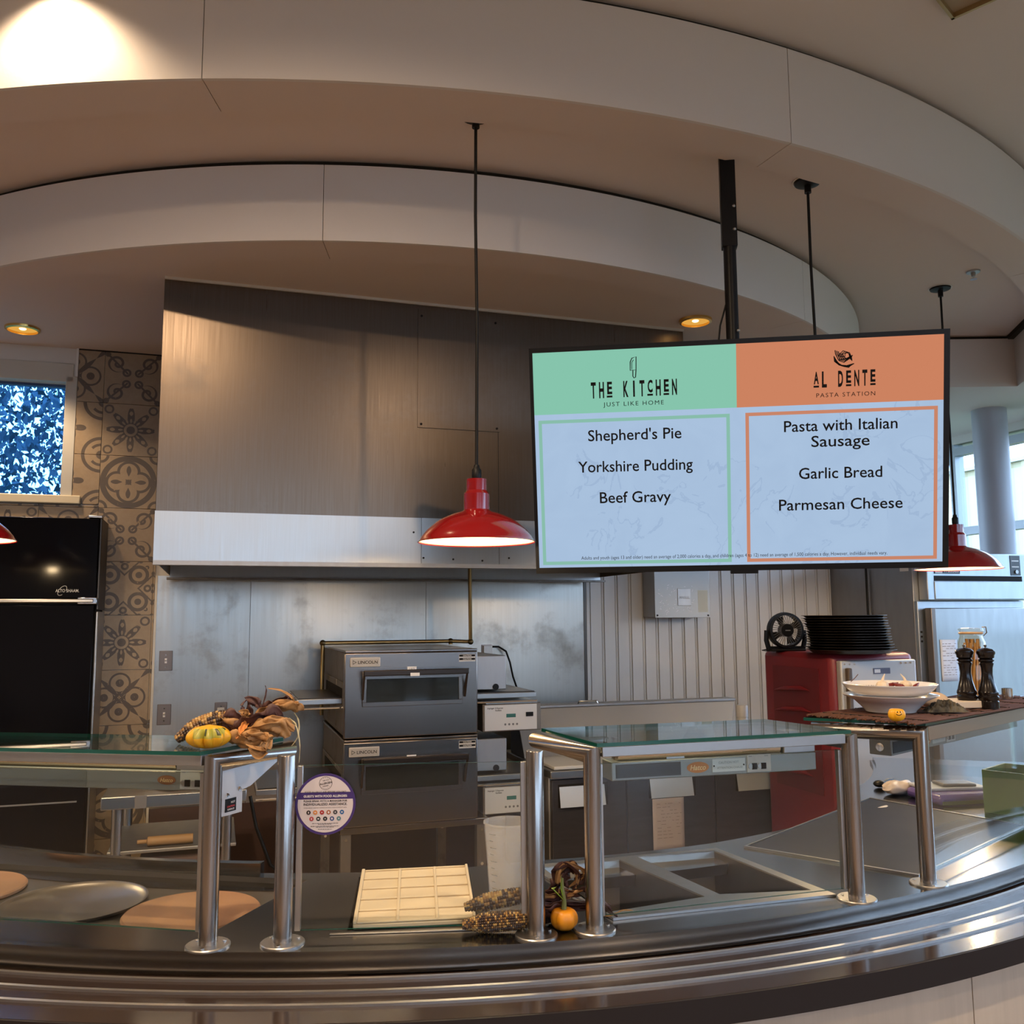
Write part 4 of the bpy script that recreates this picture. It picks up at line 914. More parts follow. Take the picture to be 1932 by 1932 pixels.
rg = MB(); ribbon(rg, [(rad*.21*math.cos(2*PI*i/28), rad*.68+rad*.21*math.sin(2*PI*i/28)) for i in range(28)], .0007, -.0009, True)
for i in range(16):
    a = 2*PI*i/16; rg_ = [(rad*(.17)*math.cos(a), rad*.68+rad*.17*math.sin(a)), (rad*.18*math.cos(a+.12), rad*.68+rad*.18*math.sin(a+.12))]
    if abs(math.sin(a)) > .5: ribbon(rg, rg_, .0007, -.0009)
rg.build('seal', INK, sg, smooth=0)
for t, z, w in (('ARE YOU', .775, .2), ('ALLERGEN', .68, .40), ('AWARE?', .59, .19)):
    o = lettering(t, INK, sg, (0, -.0010, z*rad), width=w*rad, bold=.02); o.rotation_euler = (PI/2, -R(10), 0)
ic = [(30, 22, 20), (190, 120, 60), (150, 30, 30), (150, 80, 30), (60, 60, 62), (35, 95, 150), (165, 55, 60), (25, 35, 35), (25, 25, 25), (25, 60, 120), (80, 120, 130)]
for i, c in enumerate(ic):
    row = 0 if i < 6 else 1; x = (-.55+.22*i if row == 0 else -.45+.225*(i-6)); z = (-.265 if row == 0 else -.47)
    q = MB().add(disc(rad*.072, -.0009, x*rad, z*rad, 18), [tuple(range(18))]).build('allergen_icon', mat('icon_%d' % i, lin(c), .5), sg, smooth=0)
    pts_ = [(x*rad+rad*.035*math.cos(t)*(1 if i % 2 else .6), -.0012, z*rad+rad*.04*math.sin(t)*(.6 if i % 3 else 1)) for t in [2*PI*j/(5+i % 4) for j in range(5+i % 4)]]
    MB().add(pts_, [tuple(range(len(pts_)))]).build('symbol', SWH, q, smooth=0)
for z, w in ((-.62, .86), (-.65, .46), (-.71, .94), (-.74, .6), (-.81, .46)):
    b = MB(); x = -w/2
    rr = random.Random(int(-z*100))
    while x < w/2: l = rr.uniform(.03, .09); ribbon(b, [(x*rad, z*rad), (min(x+l, w/2)*rad, z*rad)], .0009, -.0009); x += l+.015
    b.build('fine_print', INK, sg, smooth=0)

# ================================================================== THINGS ON THE COUNTER
ZH = ZC-.0155                                           # surface of the heated shelf
STONE = mat('pizza_stone', (.36, .19, .10), .75, noise=(5, .25, (.26, .13, .07)))
def stone(label, c, r):
    o = thing('pizza_stone', label, 'pizza stone', (c[0], c[1], ZH+.0005), .4, 'pizza stones')
    MB().lathe([(0, 0), (r-.004, 0), (r, .004), (r, .009), (r-.004, .013), (0, .013)], 48).build('stone', STONE, o); return o
stone('round brown pizza stone on the heated shelf beside the guard post', (-.742, 2.163), .152)
stone('round brown pizza stone cut off by the edge of the picture', (-1.395, 2.352), .155)
o = thing('serving_pan', 'round aluminium pizza pan lying between the two stones', 'pan', (-1.050, 2.24, ZH+.0005))
o.scale = (.93, .93, 1)
MB().lathe([(0, 0), (.155, 0), (.168, .006), (.176, .011), (.1775, .013), (.174, .013), (.166, .009), (.154, .003), (0, .003)], 56).build('pan', steel('aluminium', (.36, .33, .29), .34, (4, 4, 4), dirt=(6, .55, (.26, .22, .18))), o)
# divided cream tray
tr = [(-.394, 2.420), (-.124, 2.463), (-.084, 2.045), (-.346, 2.013)]
o = thing('divided_tray', 'cream plastic tray with a raised grid of fifteen fields', 'tray', (-.237, 2.235, ZC))
CREAM = mat('cream_plastic', (.66, .54, .38), .5)
def bil(u, v, z):
    a = Vector(tr[3])*(1-u)+Vector(tr[2])*u; b = Vector(tr[0])*(1-u)+Vector(tr[1])*u; q = a*(1-v)+b*v; return Vector((q.x+.237, q.y-2.235, z))
def cell(u0, u1, v0, v1, z0, z1, nm, m, bev=.002): 
    p = [bil(u0, v0, z0), bil(u1, v0, z0), bil(u1, v1, z0), bil(u0, v1, z0)]
    return MB().prism([(q.x, q.y) for q in p], z0, z1).build(nm, m, o, bevel=bev)
cell(0, 1, 0, 1, .001, .012, 'tray_base', CREAM, .003)
for u in (0, .345, .67, .975): cell(u, u+.025 if u else .03, 0, 1, .012, .0185 if u in (0, .975) else .016, 'divider', CREAM, .0015)
for v in (0, .2, .4, .6, .8, .982): cell(.03, .975, v, v+.012, .012, .016, 'divider', CREAM, .0015)
# measuring bucket
q = onz(955, 1690, ZC)
o = thing('measuring_bucket', 'frosted clear plastic measuring bucket with graduation marks', 'bucket', (-.014, 2.232, ZC+.0005))
FROST = mat('frosted_plastic', (.78, .76, .76), .35, 0, .5)
nt = FROST.node_tree; b = nt.nodes['Principled BSDF']; tp = nt.nodes.new('ShaderNodeBsdfTransparent'); mx = nt.nodes.new('ShaderNodeMixShader'); mx.inputs[0].default_value = .27
nt.links.new(tp.outputs[0], mx.inputs[1]); nt.links.new(b.outputs[0], mx.inputs[2]); nt.links.new(mx.outputs[0], nt.nodes['Material Output'].inputs[0])
bo_ = MB().lathe([(0, .002), (.042, .002), (.046, .006), (.058, .170), (.060, .172), (.060, .176), (.0565, .176), (.0555, .168), (.044, .009), (0, .005)], 40).build('bucket_wall', FROST, o)
for i in range(9):
    z = .03+i*.0155; r = .0462+.0722*z+.0008; L = .35 if i % 2 == 0 else .2
    MB().add([(r*math.cos(a), r*math.sin(a), z+h) for h in (0, .0012) for a in [-2.45+L*j/5 for j in range(6)]], [(j, j+1, j+7, j+6) for j in range(5)]).build('graduation', mat('grey_ink', (.22, .22, .22), .8), o)
# ---- dried corn
KERN = bpy.data.materials.new('corn_kernels'); KERN.use_nodes = True; nt = KERN.node_tree; b = nt.nodes['Principled BSDF']; b.inputs['Roughness'].default_value = .35
g = nt.nodes.new('ShaderNodeNewGeometry'); rp = nt.nodes.new('ShaderNodeValToRGB'); rp.color_ramp.interpolation = 'CONSTANT'
els = rp.color_ramp.elements; els[0].color = (.035, .018, .014, 1); els[1].position = .36; els[1].color = (.10, .05, .02, 1)
for p_, c_ in ((.50, (.26, .14, .04)), (.64, (.38, .24, .08)), (.78, (.04, .028, .025)), (.93, (.45, .32, .14))): e = els.new(p_); e.color = (*c_, 1)
nt.links.new(g.outputs['Random Per Island'], rp.inputs[0]); nt.links.new(rp.outputs[0], b.inputs['Base Color'])
HDARK = mat('dark_husk', (.045, .016, .016), .6, noise=(14, .3, (.09, .035, .028)), stretch=(1, 6, 6)); HTAN = mat('tan_husk', (.40, .22, .08), .6, noise=(12, .3, (.28, .14, .05)), stretch=(1, 6, 6)); HORG = mat('orange_husk', (.55, .20, .04), .6)
def along(p0, p1, bend):
    p0, p1 = Vector(p0), Vector(p1)
    def f(t): return p0*(1-t)+p1*t+Vector((0, 0, bend*4*t*(1-t)))
    return f
def corn(label, p0, p1, r, bend, husks, seed, kr=(12, 26)):
    """p0 tip, p1 butt of the cob; husks: list of (material, points, width)"""
    rnd = random.Random(seed); o = thing('corn_cob', label, 'corn', (0, 0, 0), 0, 'dried corn cobs'); f = along(p0, p1, bend)
    def rad_(t): return r*(.45+.55*min(1, t*3.2))*(1-.12*max(0, t-.7)/.3)
    N = 14; MB().tube([f(i/N) for i in range(N+1)], [rad_(i/N)*.86 for i in range(N+1)], 14).build('cob', mat('cob_core', (.12, .06, .03), .8), o)
    km = MB(); nr, nl = kr
    for j in range(nl):
        t = (j+.5)/nl; c = f(t); d = (f(t+.01)-f(t-.01)).normalized(); x = d.cross(Vector((0, 0, 1))).normalized(); y = x.cross(d)
        L = (f(1)-f(0)).length/nl*.52
        for i in range(nr):
            a = 2*PI*i/nr+(.15 if j % 2 else 0)*0; rr = rad_(t); e = x*math.cos(a)+y*math.sin(a); tt = d.cross(e); w = PI*rr/nr*.93
            h = rr*.16; cc = c+e*rr*.9
            km.add([cc-d*L-tt*w, cc+d*L-tt*w, cc+d*L+tt*w, cc-d*L+tt*w, cc+e*h-d*L*.55-tt*w*.55, cc+e*h+d*L*.55-tt*w*.55, cc+e*h+d*L*.55+tt*w*.55, cc+e*h-d*L*.55+tt*w*.55], [(4, 5, 6, 7), (0, 1, 5, 4), (1, 2, 6, 5), (2, 3, 7, 6), (3, 0, 4, 7)])
    kk = km.build('kernels', KERN, o, smooth=80); kk['kind'] = 'stuff'
    extra = []
    for m, pts, w in husks:
        if w < .009: continue
        for _ in range(2 if w > .015 else 1): extra.append((rnd.choice((m, m, HTAN, HDARK)), [Vector(q)+Vector((rnd.uniform(-.012, .012), rnd.uniform(-.012, .012), rnd.uniform(-.002, .014))) for q in pts], w*rnd.uniform(.35, .7)))
    for m, pts, w in husks+extra:
        P_ = [Vector(q) for q in pts]
        def cr(t):
            n = len(P_)-1; i = min(int(t*n), n-1); u = t*n-i; a, b, c, d = P_[max(i-1, 0)], P_[i], P_[i+1], P_[min(i+2, n)]
            return .5*((2*b)+(c-a)*u+(2*a-5*b+4*c-d)*u*u+(3*b-a-3*c+d)*u**3)
        tw = rnd.uniform(-1.2, 1.2); ph = rnd.uniform(0, 6)
        def fn(u, v):
            c = cr(v); d = (cr(min(1, v+.02))-cr(max(0, v-.02)))
            d = d.normalized() if d.length > 1e-6 else Vector((1, 0, 0)); up = Vector((0, 0, 1)) if abs(d.z) < .85 else Vector((0, 1, 0))
            x = d.cross(up).normalized(); y = x.cross(d); a = tw*v+ph*.15; xx = x*math.cos(a)+y*math.sin(a); yy = y*math.cos(a)-x*math.sin(a)
            ww = w*(.35+.65*math.sin(PI*min(1, .18+v*.82)))*(1 if v < .93 else .6); s = (u-.5)*2
            return c+xx*ww*s*(1+.12*math.sin(v*31+ph+s))+yy*ww*(.40*(s*s)+.20*math.sin(s*5.5+v*13+ph)+.12*math.sin(v*27+s*3+ph*2))
        MB().grid(fn, 10, 26).build('husk', m, o, solid=.0006, smooth=60)
    return o
def Q(px, py, depth):                                   # a point at the given plan distance
    d = ray(px, py); return CO+d*(depth/d.y)
d0 = 2.03
corn('dried corn ear with big dark husks behind the yellow squash', Q(333, 1396, 2.03), Q(434, 1354, 2.05), .019, .010, [
    (HDARK, [Q(418, 1363, 2.04), Q(440, 1356, 2.04), Q(460, 1368, 2.03), Q(470, 1380, 2.02)], .020),
    (HDARK, [Q(420, 1372, 2.03), Q(445, 1378, 2.02), Q(470, 1385, 2.02), Q(500, 1368, 2.0), Q(530, 1350, 2.02)], .022),
    (HDARK, [Q(455, 1375, 2.02), Q(490, 1362, 2.0), Q(520, 1352, 2.0), Q(530, 1375, 2.0)], .026),
    (HDARK, [Q(475, 1372, 2.06), Q(468, 1345, 2.06), Q(470, 1325, 2.06), Q(485, 1328, 2.06), Q(492, 1345, 2.06)], .014),
    (HDARK, [Q(485, 1355, 2.08), Q(505, 1335, 2.08), Q(535, 1325, 2.07), Q(548, 1315, 2.07)], .018),
    (HDARK, [Q(492, 1342, 2.07), Q(497, 1325, 2.07), Q(502, 1303, 2.07), Q(500, 1293, 2.07)], .003),
    (HTAN, [Q(425, 1390, 2.02), Q(450, 1400, 1.99), Q(475, 1400, 1.98), Q(500, 1390, 1.97)], .030),
    (HTAN, [Q(470, 1390, 2.0), Q(500, 1380, 1.98), Q(530, 1375, 1.98), Q(548, 1388, 1.99)], .024),
    (HTAN, [Q(470, 1385, 2.0), Q(485, 1398, 1.97), Q(505, 1400, 1.955), Q(492, 1422, 1.95), Q(470, 1410, 1.95)], .017),
    (HTAN, [Q(490, 1352, 2.05), Q(515, 1340, 2.04), Q(545, 1338, 2.03), Q(562, 1340, 2.03), Q(555, 1325, 2.03)], .020),
    (HTAN, [Q(455, 1362, 2.05), Q(460, 1348, 2.05), Q(466, 1352, 2.05), Q(468, 1362, 2.05)], .012),
    (HTAN, [Q(548, 1335, 2.06), Q(552, 1318, 2.06), Q(530, 1303, 2.06), Q(505, 1299, 2.06)], .003),
    (HORG, [Q(466, 1362, 2.0), Q(455, 1378, 1.98), Q(446, 1395, 1.97)], .007),
    (mat('straw', (.55, .46, .26), .6), [Q(545, 1355, 2.02), Q(560, 1372, 2.02), Q(566, 1405, 2.02), Q(564, 1440, 2.02)], .0025),
    (mat('straw', (.55, .46, .26), .6), [Q(555, 1345, 2.03), Q(564, 1362, 2.03), Q(562, 1390, 2.03), Q(550, 1408, 2.03)], .0018),
], 11, (14, 20))
corn('speckled dried corn ear lying on top of the other, beside the tray', Q(876, 1723, 2.03)+Vector((0, 0, .012)), Q(1000, 1694, 2.045)+Vector((0, 0, .008)), .0175, .002, [
    (HDARK, [Q(1000, 1700, 2.04), Q(1030, 1700, 2.03), Q(1060, 1695, 2.03), Q(1095, 1690, 2.03)], .022),
    (HDARK, [Q(1040, 1690, 2.05), Q(1055, 1665, 2.05), Q(1070, 1640, 2.05), Q(1085, 1645, 2.04)], .020),
    (HDARK, [Q(1060, 1670, 2.04), Q(1050, 1645, 2.04), Q(1075, 1635, 2.03), Q(1095, 1660, 2.03), Q(1080, 1680, 2.03)], .016),
    (HDARK, [Q(1070, 1690, 2.04), Q(1100, 1680, 2.04), Q(1125, 1695, 2.05), Q(1155, 1720, 2.07)], .010),
    (HTAN, [Q(1060, 1700, 2.03), Q(1080, 1688, 2.02), Q(1100, 1680, 2.02)], .008),
    (HTAN, [Q(1010, 1690, 2.05), Q(1035, 1682, 2.06), Q(1050, 1690, 2.06)], .008)], 12, (14, 24))
corn('fine grained dried corn ear lying flat on the counter', Q(872, 1745, 1.985), Q(1000, 1733, 2.0), .0195, 0, [
    (HDARK, [Q(1000, 1735, 2.0), Q(1025, 1732, 2.02), Q(1055, 1728, 2.035), Q(1085, 1728, 2.04)], .024),
    (HDARK, [Q(1000, 1725, 2.02), Q(1030, 1715, 2.03), Q(1070, 1712, 2.045), Q(1110, 1715, 2.06)], .024),
    (HDARK, [Q(1090, 1715, 2.05), Q(1130, 1712, 2.06), Q(1150, 1722, 2.06), Q(1165, 1730, 2.06)], .008),
    (HTAN, [Q(1120, 1728, 2.05), Q(1150, 1728, 2.06), Q(1175, 1718, 2.06), Q(1195, 1718, 2.06)], .0025)], 13, (22, 36))
# ---- gourds
def gourd(name, label, loc, r, h, lobes, depth, mats, stem=None, prof=None, rz=0):
    o = thing(name, label, 'gourd' if name != 'pumpkin' else 'pumpkin', loc, rz)
    def fn(u, v):
        a = 2*PI*u; t = PI*v; rr = math.sin(t)**.75; k = 1-depth*(1-abs(math.cos(lobes*a/2)))*math.sin(t)**.5
        zz = h*(.5-.5*math.cos(t)) if prof is None else h*prof(v)
        q = prof and 1 or 1
        return Vector((r*rr*k*math.cos(a), r*rr*k*math.sin(a), zz-.1*h*math.exp(-((1-v)*7)**2)))
    mb = MB().grid(fn, 64, 20); mb.build('fruit', mats, o, smooth=80); return o
SQ = mat('squash_skin', (.62, .33, .012), .4)
nt = SQ.node_tree; b = nt.nodes['Principled BSDF']; tc = nt.nodes.new('ShaderNodeTexCoord'); sp = nt.nodes.new('ShaderNodeSeparateXYZ'); nt.links.new(tc.outputs['Object'], sp.inputs[0])
Zc = NV(nt, sp.outputs[2]); X_, Y_ = NV(nt, sp.outputs[0]), NV(nt, sp.outputs[1]); th = Y_.atan2(X_)
green = Zc.gt(.026)*Zc.lt(.044)*(Y_).lt(0.004)*((X_-.006).abs().lt(.030)); stripe = green*((th*9+.4).cos().gt(.80))*Zc.gt(.031)
m1 = nt.nodes.new('ShaderNodeMix'); m1.data_type = 'RGBA'; nt.links.new(green.k, m1.inputs[0]); m1.inputs[6].default_value = (.62, .33, .012, 1); m1.inputs[7].default_value = (.30, .28, .035, 1)
m2 = nt.nodes.new('ShaderNodeMix'); m2.data_type = 'RGBA'; nt.links.new(stripe.k, m2.inputs[0]); nt.links.new(m1.outputs[2], m2.inputs[6]); m2.inputs[7].default_value = (.02, .03, .012, 1); nt.links.new(m2.outputs[2], b.inputs['Base Color'])
q = onz(388, 1416, ZT+.0275)
gourd('squash', 'yellow ribbed pattypan squash with green streaks on the glass shelf', (q.x-.002, q.y+.022, ZT+.0278), .048, .056, 10, .34, SQ, prof=lambda v: [0, .10, .26, .45, .62, .82, 1.0][min(6, int(v*6))]*(1-(v*6-int(v*6)))+[0, .10, .26, .45, .62, .82, 1.0][min(6, int(v*6)+1)]*(v*6-int(v*6)))
q = onz(1065, 1758, ZC); ORG = mat('pumpkin_skin', (.62, .25, .008), .42, noise=(25, .2, (.55, .20, .006)))
o = gourd('pumpkin', 'small orange pumpkin with green stem between the guard posts', (q.x, q.y+.012, ZC+.0005), .030, .046, 7, .10, ORG)
MB().tube([(0, 0, .042), (.001, 0, .06), (-.003, 0, .085), (-.002, .002, .105)], [.006, .0045, .004, .002], 8).build('stem', mat('green_stem', (.13, .16, .05), .6), o)
for pts in ([(-.002, -.002, .062), (-.014, -.004, .075), (-.024, -.004, .085), (-.016, -.004, .088)], [(-.001, -.003, .066), (-.006, -.006, .085), (-.005, -.006, .112)]):
    MB().tube(pts, [.002, .005, .005, .001][:len(pts)] if len(pts) == 4 else [.002, .005, .001], 6, flat=.3).build('leaf', mat('fresh_leaf', (.22, .36, .03), .5), o)

# ================================================================== THINGS ON THE FAR RIGHT SHELF
ZS = ZT+.0278
mt = thing('twig_mat', 'rough brown twig mat spread on the far glass shelf', 'mat', (1.2, 2.62, ZS))
TW = mat('twig_bark', (.085, .035, .020), .85, noise=(30, .3, (.15, .065, .035)), stretch=(1, 1, 1))
rnd = random.Random(21)
ca, cb2, cc2, cd2 = Vector((.80, 2.475)), Vector((.995, 2.265)), Vector((1.72, 2.86)), Vector((1.56, 3.10))
tws = MB()
for i in range(70):
    v = i/69; a = ca*(1-v)+cb2*v; b2 = cd2*(1-v)+cc2*v; n3 = 9; pts = []
    for j in range(n3+1):
        t = j/n3; p = a*(1-t)+b2*t; pts.append((p.x-1.2+rnd.uniform(-.002, .002), p.y-2.62+rnd.uniform(-.002, .002), .003+rnd.uniform(0, .0035)))
    e = rnd.uniform(-.012, .012); pts[0] = (pts[0][0]+e, pts[0][1]+e*.8, pts[0][2])
    tws.tube(pts, rnd.uniform(.0018, .0032), 5)
t_ = tws.build('twigs', TW, mt); t_['kind'] = 'stuff'
for k in range(6):
    t = .06+k*.17; p, r_ = ca*(1-t)+cd2*t, cb2*(1-t)+cc2*t
    MB().tube([(p.x-1.2, p.y-2.62, .007), ((p.x+r_.x)/2-1.2, (p.y+r_.y)/2-2.62, .0075), (r_.x-1.2, r_.y-2.62, .007)], .0018, 5).build('binding_cord', BLACKM, mt)
ZM = ZS+.0095
CHINA = mat('white_china', (.74, .70, .66), .18, coat=.4)
q = onz(1690, 1343, ZM)
pc_ = (q.x-.005, q.y+.02)
o = thing('pasta_bowl', 'wide white china bowl standing directly on the twig mat', 'bowl', (*pc_, ZM))
o.scale = (.95, .95, 1)
MB().lathe([(0, .004), (.058, .004), (.062, 0), (.068, 0), (.070, .004), (.098, .030), (.128, .043), (.130, .0455), (.127, .046), (.097, .036), (.066, .010), (0, .008)], 56).build('bowl', CHINA, o)
o = thing('pasta_plate', 'shallow white china plate with dark lettering, stacked in the bowl', 'plate', (pc_[0], pc_[1], ZM+.0465))
o.scale = (.95, .95, 1)
MB().lathe([(0, .002), (.088, .002), (.092, 0), (.10, .002), (.118, .014), (.129, .026), (.130, .0285), (.127, .029), (.114, .019), (.094, .008), (0, .007)], 56).build('plate', CHINA, o)
l = lettering('CARBONARA', INK, o, (-.012, .096, .0135), width=.07, rot=(R(52), 0, 0), bold=.01)
def garlic(label, loc, s):
    g_ = thing('garlic_bulb', label, 'garlic', loc, s)
    def fn(u, v):
        a = 2*PI*u; t = PI*v; k = 1-.10*(1-abs(math.cos(4*a))); r_ = .017*math.sin(t)**.8*k; return Vector((r_*math.cos(a), r_*math.sin(a), .026*(.5-.5*math.cos(t))))
    MB().grid(fn, 32, 12).build('cloves', mat('garlic_skin', (.66, .54, .40), .5), g_, smooth=80); MB().tube([(0, 0, .023), (.004, 0, .033), (.012, .003, .044)], [.005, .003, .001], 8).build('stem', mat('garlic_skin', (.66, .54, .40), .5), g_)
zp = ZM+.0465+.0075
garlic('garlic bulb with a long dry stem on the upper plate', (pc_[0]-.005, pc_[1]+.035, zp), .3); garlic('garlic bulb without visible stem on the upper plate', (pc_[0]+.058, pc_[1]+.030, zp), 2.4)
for i, (x, y, a) in enumerate(((.022, .035, .4), (.034, .02, 2.2), (.075, .0, 1.0))):
    o = thing('dried_chili', ('dried red chili pepper between the two garlic bulbs', 'dried red chili pepper in front of the other chili', 'dried red chili pepper at the right rim of the plate')[i], 'chili', (pc_[0]+x, pc_[1]+y, zp), a)
    MB().tube([(-.022, 0, .006), (-.012, .003, .012), (.004, .002, .014), (.02, -.003, .020)], [.002, .006, .006, .001], 8).build('pod', mat('chili_red', (.16, .02, .015), .35), o)
o = thing('bread_roll', 'small pale bread roll half hidden behind the plates', 'bread', (1.190, 2.60, ZM))
MB().sphere((0, 0, .022), .028, 10, (1.5, .9, .78)).build('roll', mat('bread_crust', (.62, .42, .24), .7, noise=(20, .3, (.7, .52, .34))), o)
q = onz(1800, 1343, ZM)
o = thing('cutting_board', 'thick pale wooden cutting board in front of the pepper mills', 'board', (1.29, 2.615, ZM), R(8))
MB().box(-.085, .06, -.045, .06, 0, .020).build('board', wood('pale_board', (.62, .52, .40), (.55, .45, .34)), o, bevel=.003)
o = thing('bark_piece', 'rough dark piece of bark lying beside the bowl', 'bark', (1.165, 2.475, ZM))
rr = random.Random(8)
MB().grid(lambda u, v: Vector((-.055+.11*u, -.022+.05*v, .002+(.026*math.sin(PI*u)**.7*math.sin(PI*v)**.6)*(.6+.8*rr.random()))), 22, 12).build('bark', mat('moss_bark', (.02, .018, .014), .9, noise=(40, .15, (.14, .12, .08))), o, smooth=0)
# smiling little gourd
q = onz(1693, 1361, ZM); YG = mat('yellow_gourd_skin', (.72, .36, .008), .4)
o = gourd('mini_gourd', 'tiny yellow gourd with a drawn smiling face before the bowl', (q.x, q.y+.004, ZM), .0215, .033, 5, .20, YG, rz=R(-23))
def gs(x, z):                                           # point on the gourd's front
    v = math.acos(max(-1, min(1, 1-2*z/.033)))/PI; rr = .0215*math.sin(PI*v)**.75*.93; return (x, -math.sqrt(max(1e-6, rr*rr-x*x))-.0012, z)
fc_ = MB()
for x in (.003, .0095): fc_.sphere(gs(x, .0240), .0016, 6)
fc_.tube([gs(.000, .0195), gs(.003, .0172), (gs(.0065, .0165)), gs(.0100, .0175), gs(.0125, .0200)], .0009, 6)
fc_.build('smile', INK, o)
# pepper mills
MILL = mat('dark_mill_wood', (.008, .006, .006), .22, 0, .3, coat=.15)
def mill(label, x, y):
    o = thing('pepper_mill', label, 'pepper mill', (x, y, ZM), 0, 'dark turned pepper mills')
    pr = [(0, 0), (.026, 0), (.0265, .018), (.024, .021), (.0275, .026), (.0275, .031), (.024, .035), (.0265, .040), (.026, .045), (.0235, .050), (.017, .075), (.0145, .095), (.0155, .112), (.019, .124), (.0165, .127), (.0205, .131), (.0205, .134), (.017, .136)]
    MB().lathe(pr, 28).build('mill_body', MILL, o); MB().lathe([(.016, .1362), (.021, .140), (.0215, .146), (.0245, .152), (.0240, .158), (.018, .164), (.006, .167), (0, .1672)], 28).build('mill_head', MILL, o)
    MB().lathe([(0, .167), (.003, .168), (.0025, .170), (.0045, .172), (.0035, .1755), (0, .176)], 14).build('finial_nut', mat('dark_metal', (.08, .075, .07), .3, 1), o)
q = onz(1826, 1335, ZM); q2 = onz(1863, 1336, ZM)
mill('dark turned pepper mill, the left one standing behind the board', q.x+.006, q.y+.012); mill('dark turned pepper mill, the right one nearer the jar', q2.x+.008, q2.y+.005)
q = onz(1832, 1330, ZM); jd = Vector((1.44, 2.86))
o = thing('pasta_jar', 'clip top glass jar of spaghetti behind the pepper mills', 'jar', (jd.x, jd.y, ZM))
MB().lathe([(0, .002), (.036, .002), (.040, .008), (.040, .175), (.033, .192), (.033, .205), (.031, .205), (.031, .19), (.038, .173), (.038, .010), (0, .006)], 36).build('jar_glass', glass('jar_glass', (.93, .9, .84), 1, .03, 1.5), o)
PASTA = mat('spaghetti', (.55, .32, .10), .5)
for i in range(26):
    a = i*2.39996; rr_ = .028*math.sqrt(i/26); MB().tube([(rr_*math.cos(a), rr_*math.sin(a), .009), (.9*rr_*math.cos(a+.7), .9*rr_*math.sin(a+.7), .185-.012*(i % 3))], .0032, 5).build('spaghetti', PASTA, o)
MB().lathe([(0, .206), (.035, .206), (.037, .210), (.035, .218), (0, .221)], 36).build('lid', glass('jar_glass', (.93, .9, .84), 1, .03, 1.5), o)
MB().lathe([(.0335, .200), (.0365, .203), (.0335, .2065)], 36).build('rubber_seal', mat('seal_orange', (.55, .33, .15), .5), o); MB().tube([(.034, -.012, .195), (.040, -.02, .205), (.038, -.02, .222), (.03, -.012, .222)], .0016, 6).build('wire_clip', CHROME, o)
q = onz(1901, 1318, ZM)
o = thing('steel_cup', 'tiny steel cup standing at the back of the twig mat', 'cup', (q.x, q.y, ZM)); MB().lathe([(0, 0), (.016, 0), (.016, .032), (.014, .032), (.014, .002), (0, .002)], 24).build('cup', CHROME, o)
o = thing('herb_twig', 'small dry twig leaning over the rim of the bowl', 'twig', (pc_[0]-.075, pc_[1]+.05, ZM+.0465+.03)); MB().tube([(-.012, 0, 0), (0, 0, .010), (.010, .002, .020)], .0012, 5).build('twig', TW, o)

# ================================================================== THINGS AT THE FAR END OF THE COUNTER
ZE = ZC+.0005
def onT(px, py): return onz(px, py, ZC)
q = onT(1660, 1486)
o = thing('ladle', 'black serving ladle lying on the counter behind the griddle', 'ladle', (q.x, q.y, ZE), .5); MB().sphere((0, 0, .014), .022, 8, (1.2, 1, .6)).build('bowl', BLACK, o); MB().tube([(.022, 0, .016), (.06, .01, .022), (.10, .02, .018)], [.006, .005, .006], 8).build('handle', BLACK, o)
q = onT(1712, 1500)
o = thing('wrapped_loaf', 'pale loaf wrapped in clear film at the far end of the counter', 'bread', (q.x-.02, q.y+.02, ZE), .5)
rr = random.Random(3)
MB().grid(lambda u, v: Vector(((.075+.004*math.sin(9*v*6.28+u*20))*math.sin(PI*v)**.7*math.cos(2*PI*u), .045*math.sin(PI*v)**.7*math.sin(2*PI*u), .046*(.5-.5*math.cos(PI*v))*(1+.16*math.sin(u*25+v*9)*math.sin(PI*v)))), 40, 14).build('loaf', mat('pale_bread', (.62, .50, .40), .35, noise=(9, .3, (.68, .60, .54))), o, smooth=80)
q = onT(1688, 1525)
o = thing('paper_napkin', 'white sheet of paper lying flat beside the griddle corner', 'paper', (q.x, q.y, ZE), R(40)); MB().grid(lambda u, v: (-.09+.18*u, -.035+.07*v, .001+.003*math.sin(u*4)*v), 8, 4).build('sheet', WHITEP, o, solid=.0005)
q = onT(1825, 1518)
o = thing('purple_package', 'flat purple plastic package lying at the end of the counter', 'package', (q.x, q.y+.09, ZE), R(12)); BX('package', mat('purple_plastic', (.13, .09, .30), .22), o, -.135, .135, -.10, .09, 0, .036, .014); BX('olive_edge', mat('olive_film', (.12, .14, .06), .4), o, -.125, .125, -.1015, -.0995, .004, .016)
o2 = thing('document_folder', 'pale folder lying on the purple package', 'folder', (q.x-.005, q.y+.115, ZE+.0362), R(6)); BX('folder', mat('pale_blue_board', (.50, .53, .58), .4), o2, -.12, .115, -.06, .07, 0, .010, .003)
o3 = thing('tablet', 'grey tablet computer lying on the pale folder', 'tablet', (q.x+.012, q.y+.112, ZE+.0466), R(2)); BX('tablet_body', mat('tablet_grey', (.13, .13, .145), .4), o3, -.062, .062, -.04, .045, 0, .010, .005); BX('screen', mat('tablet_screen', (.20, .21, .24), .2), o3, -.052, .052, -.032, .037, .010, .0104)
q = onT(1925, 1545)
o = thing('green_crate', 'green plastic crate cut off by the right picture edge', 'crate', (q.x+.07, q.y+.10, ZE), R(42)); GC = mat('green_plastic', (.075, .15, .03), .4)
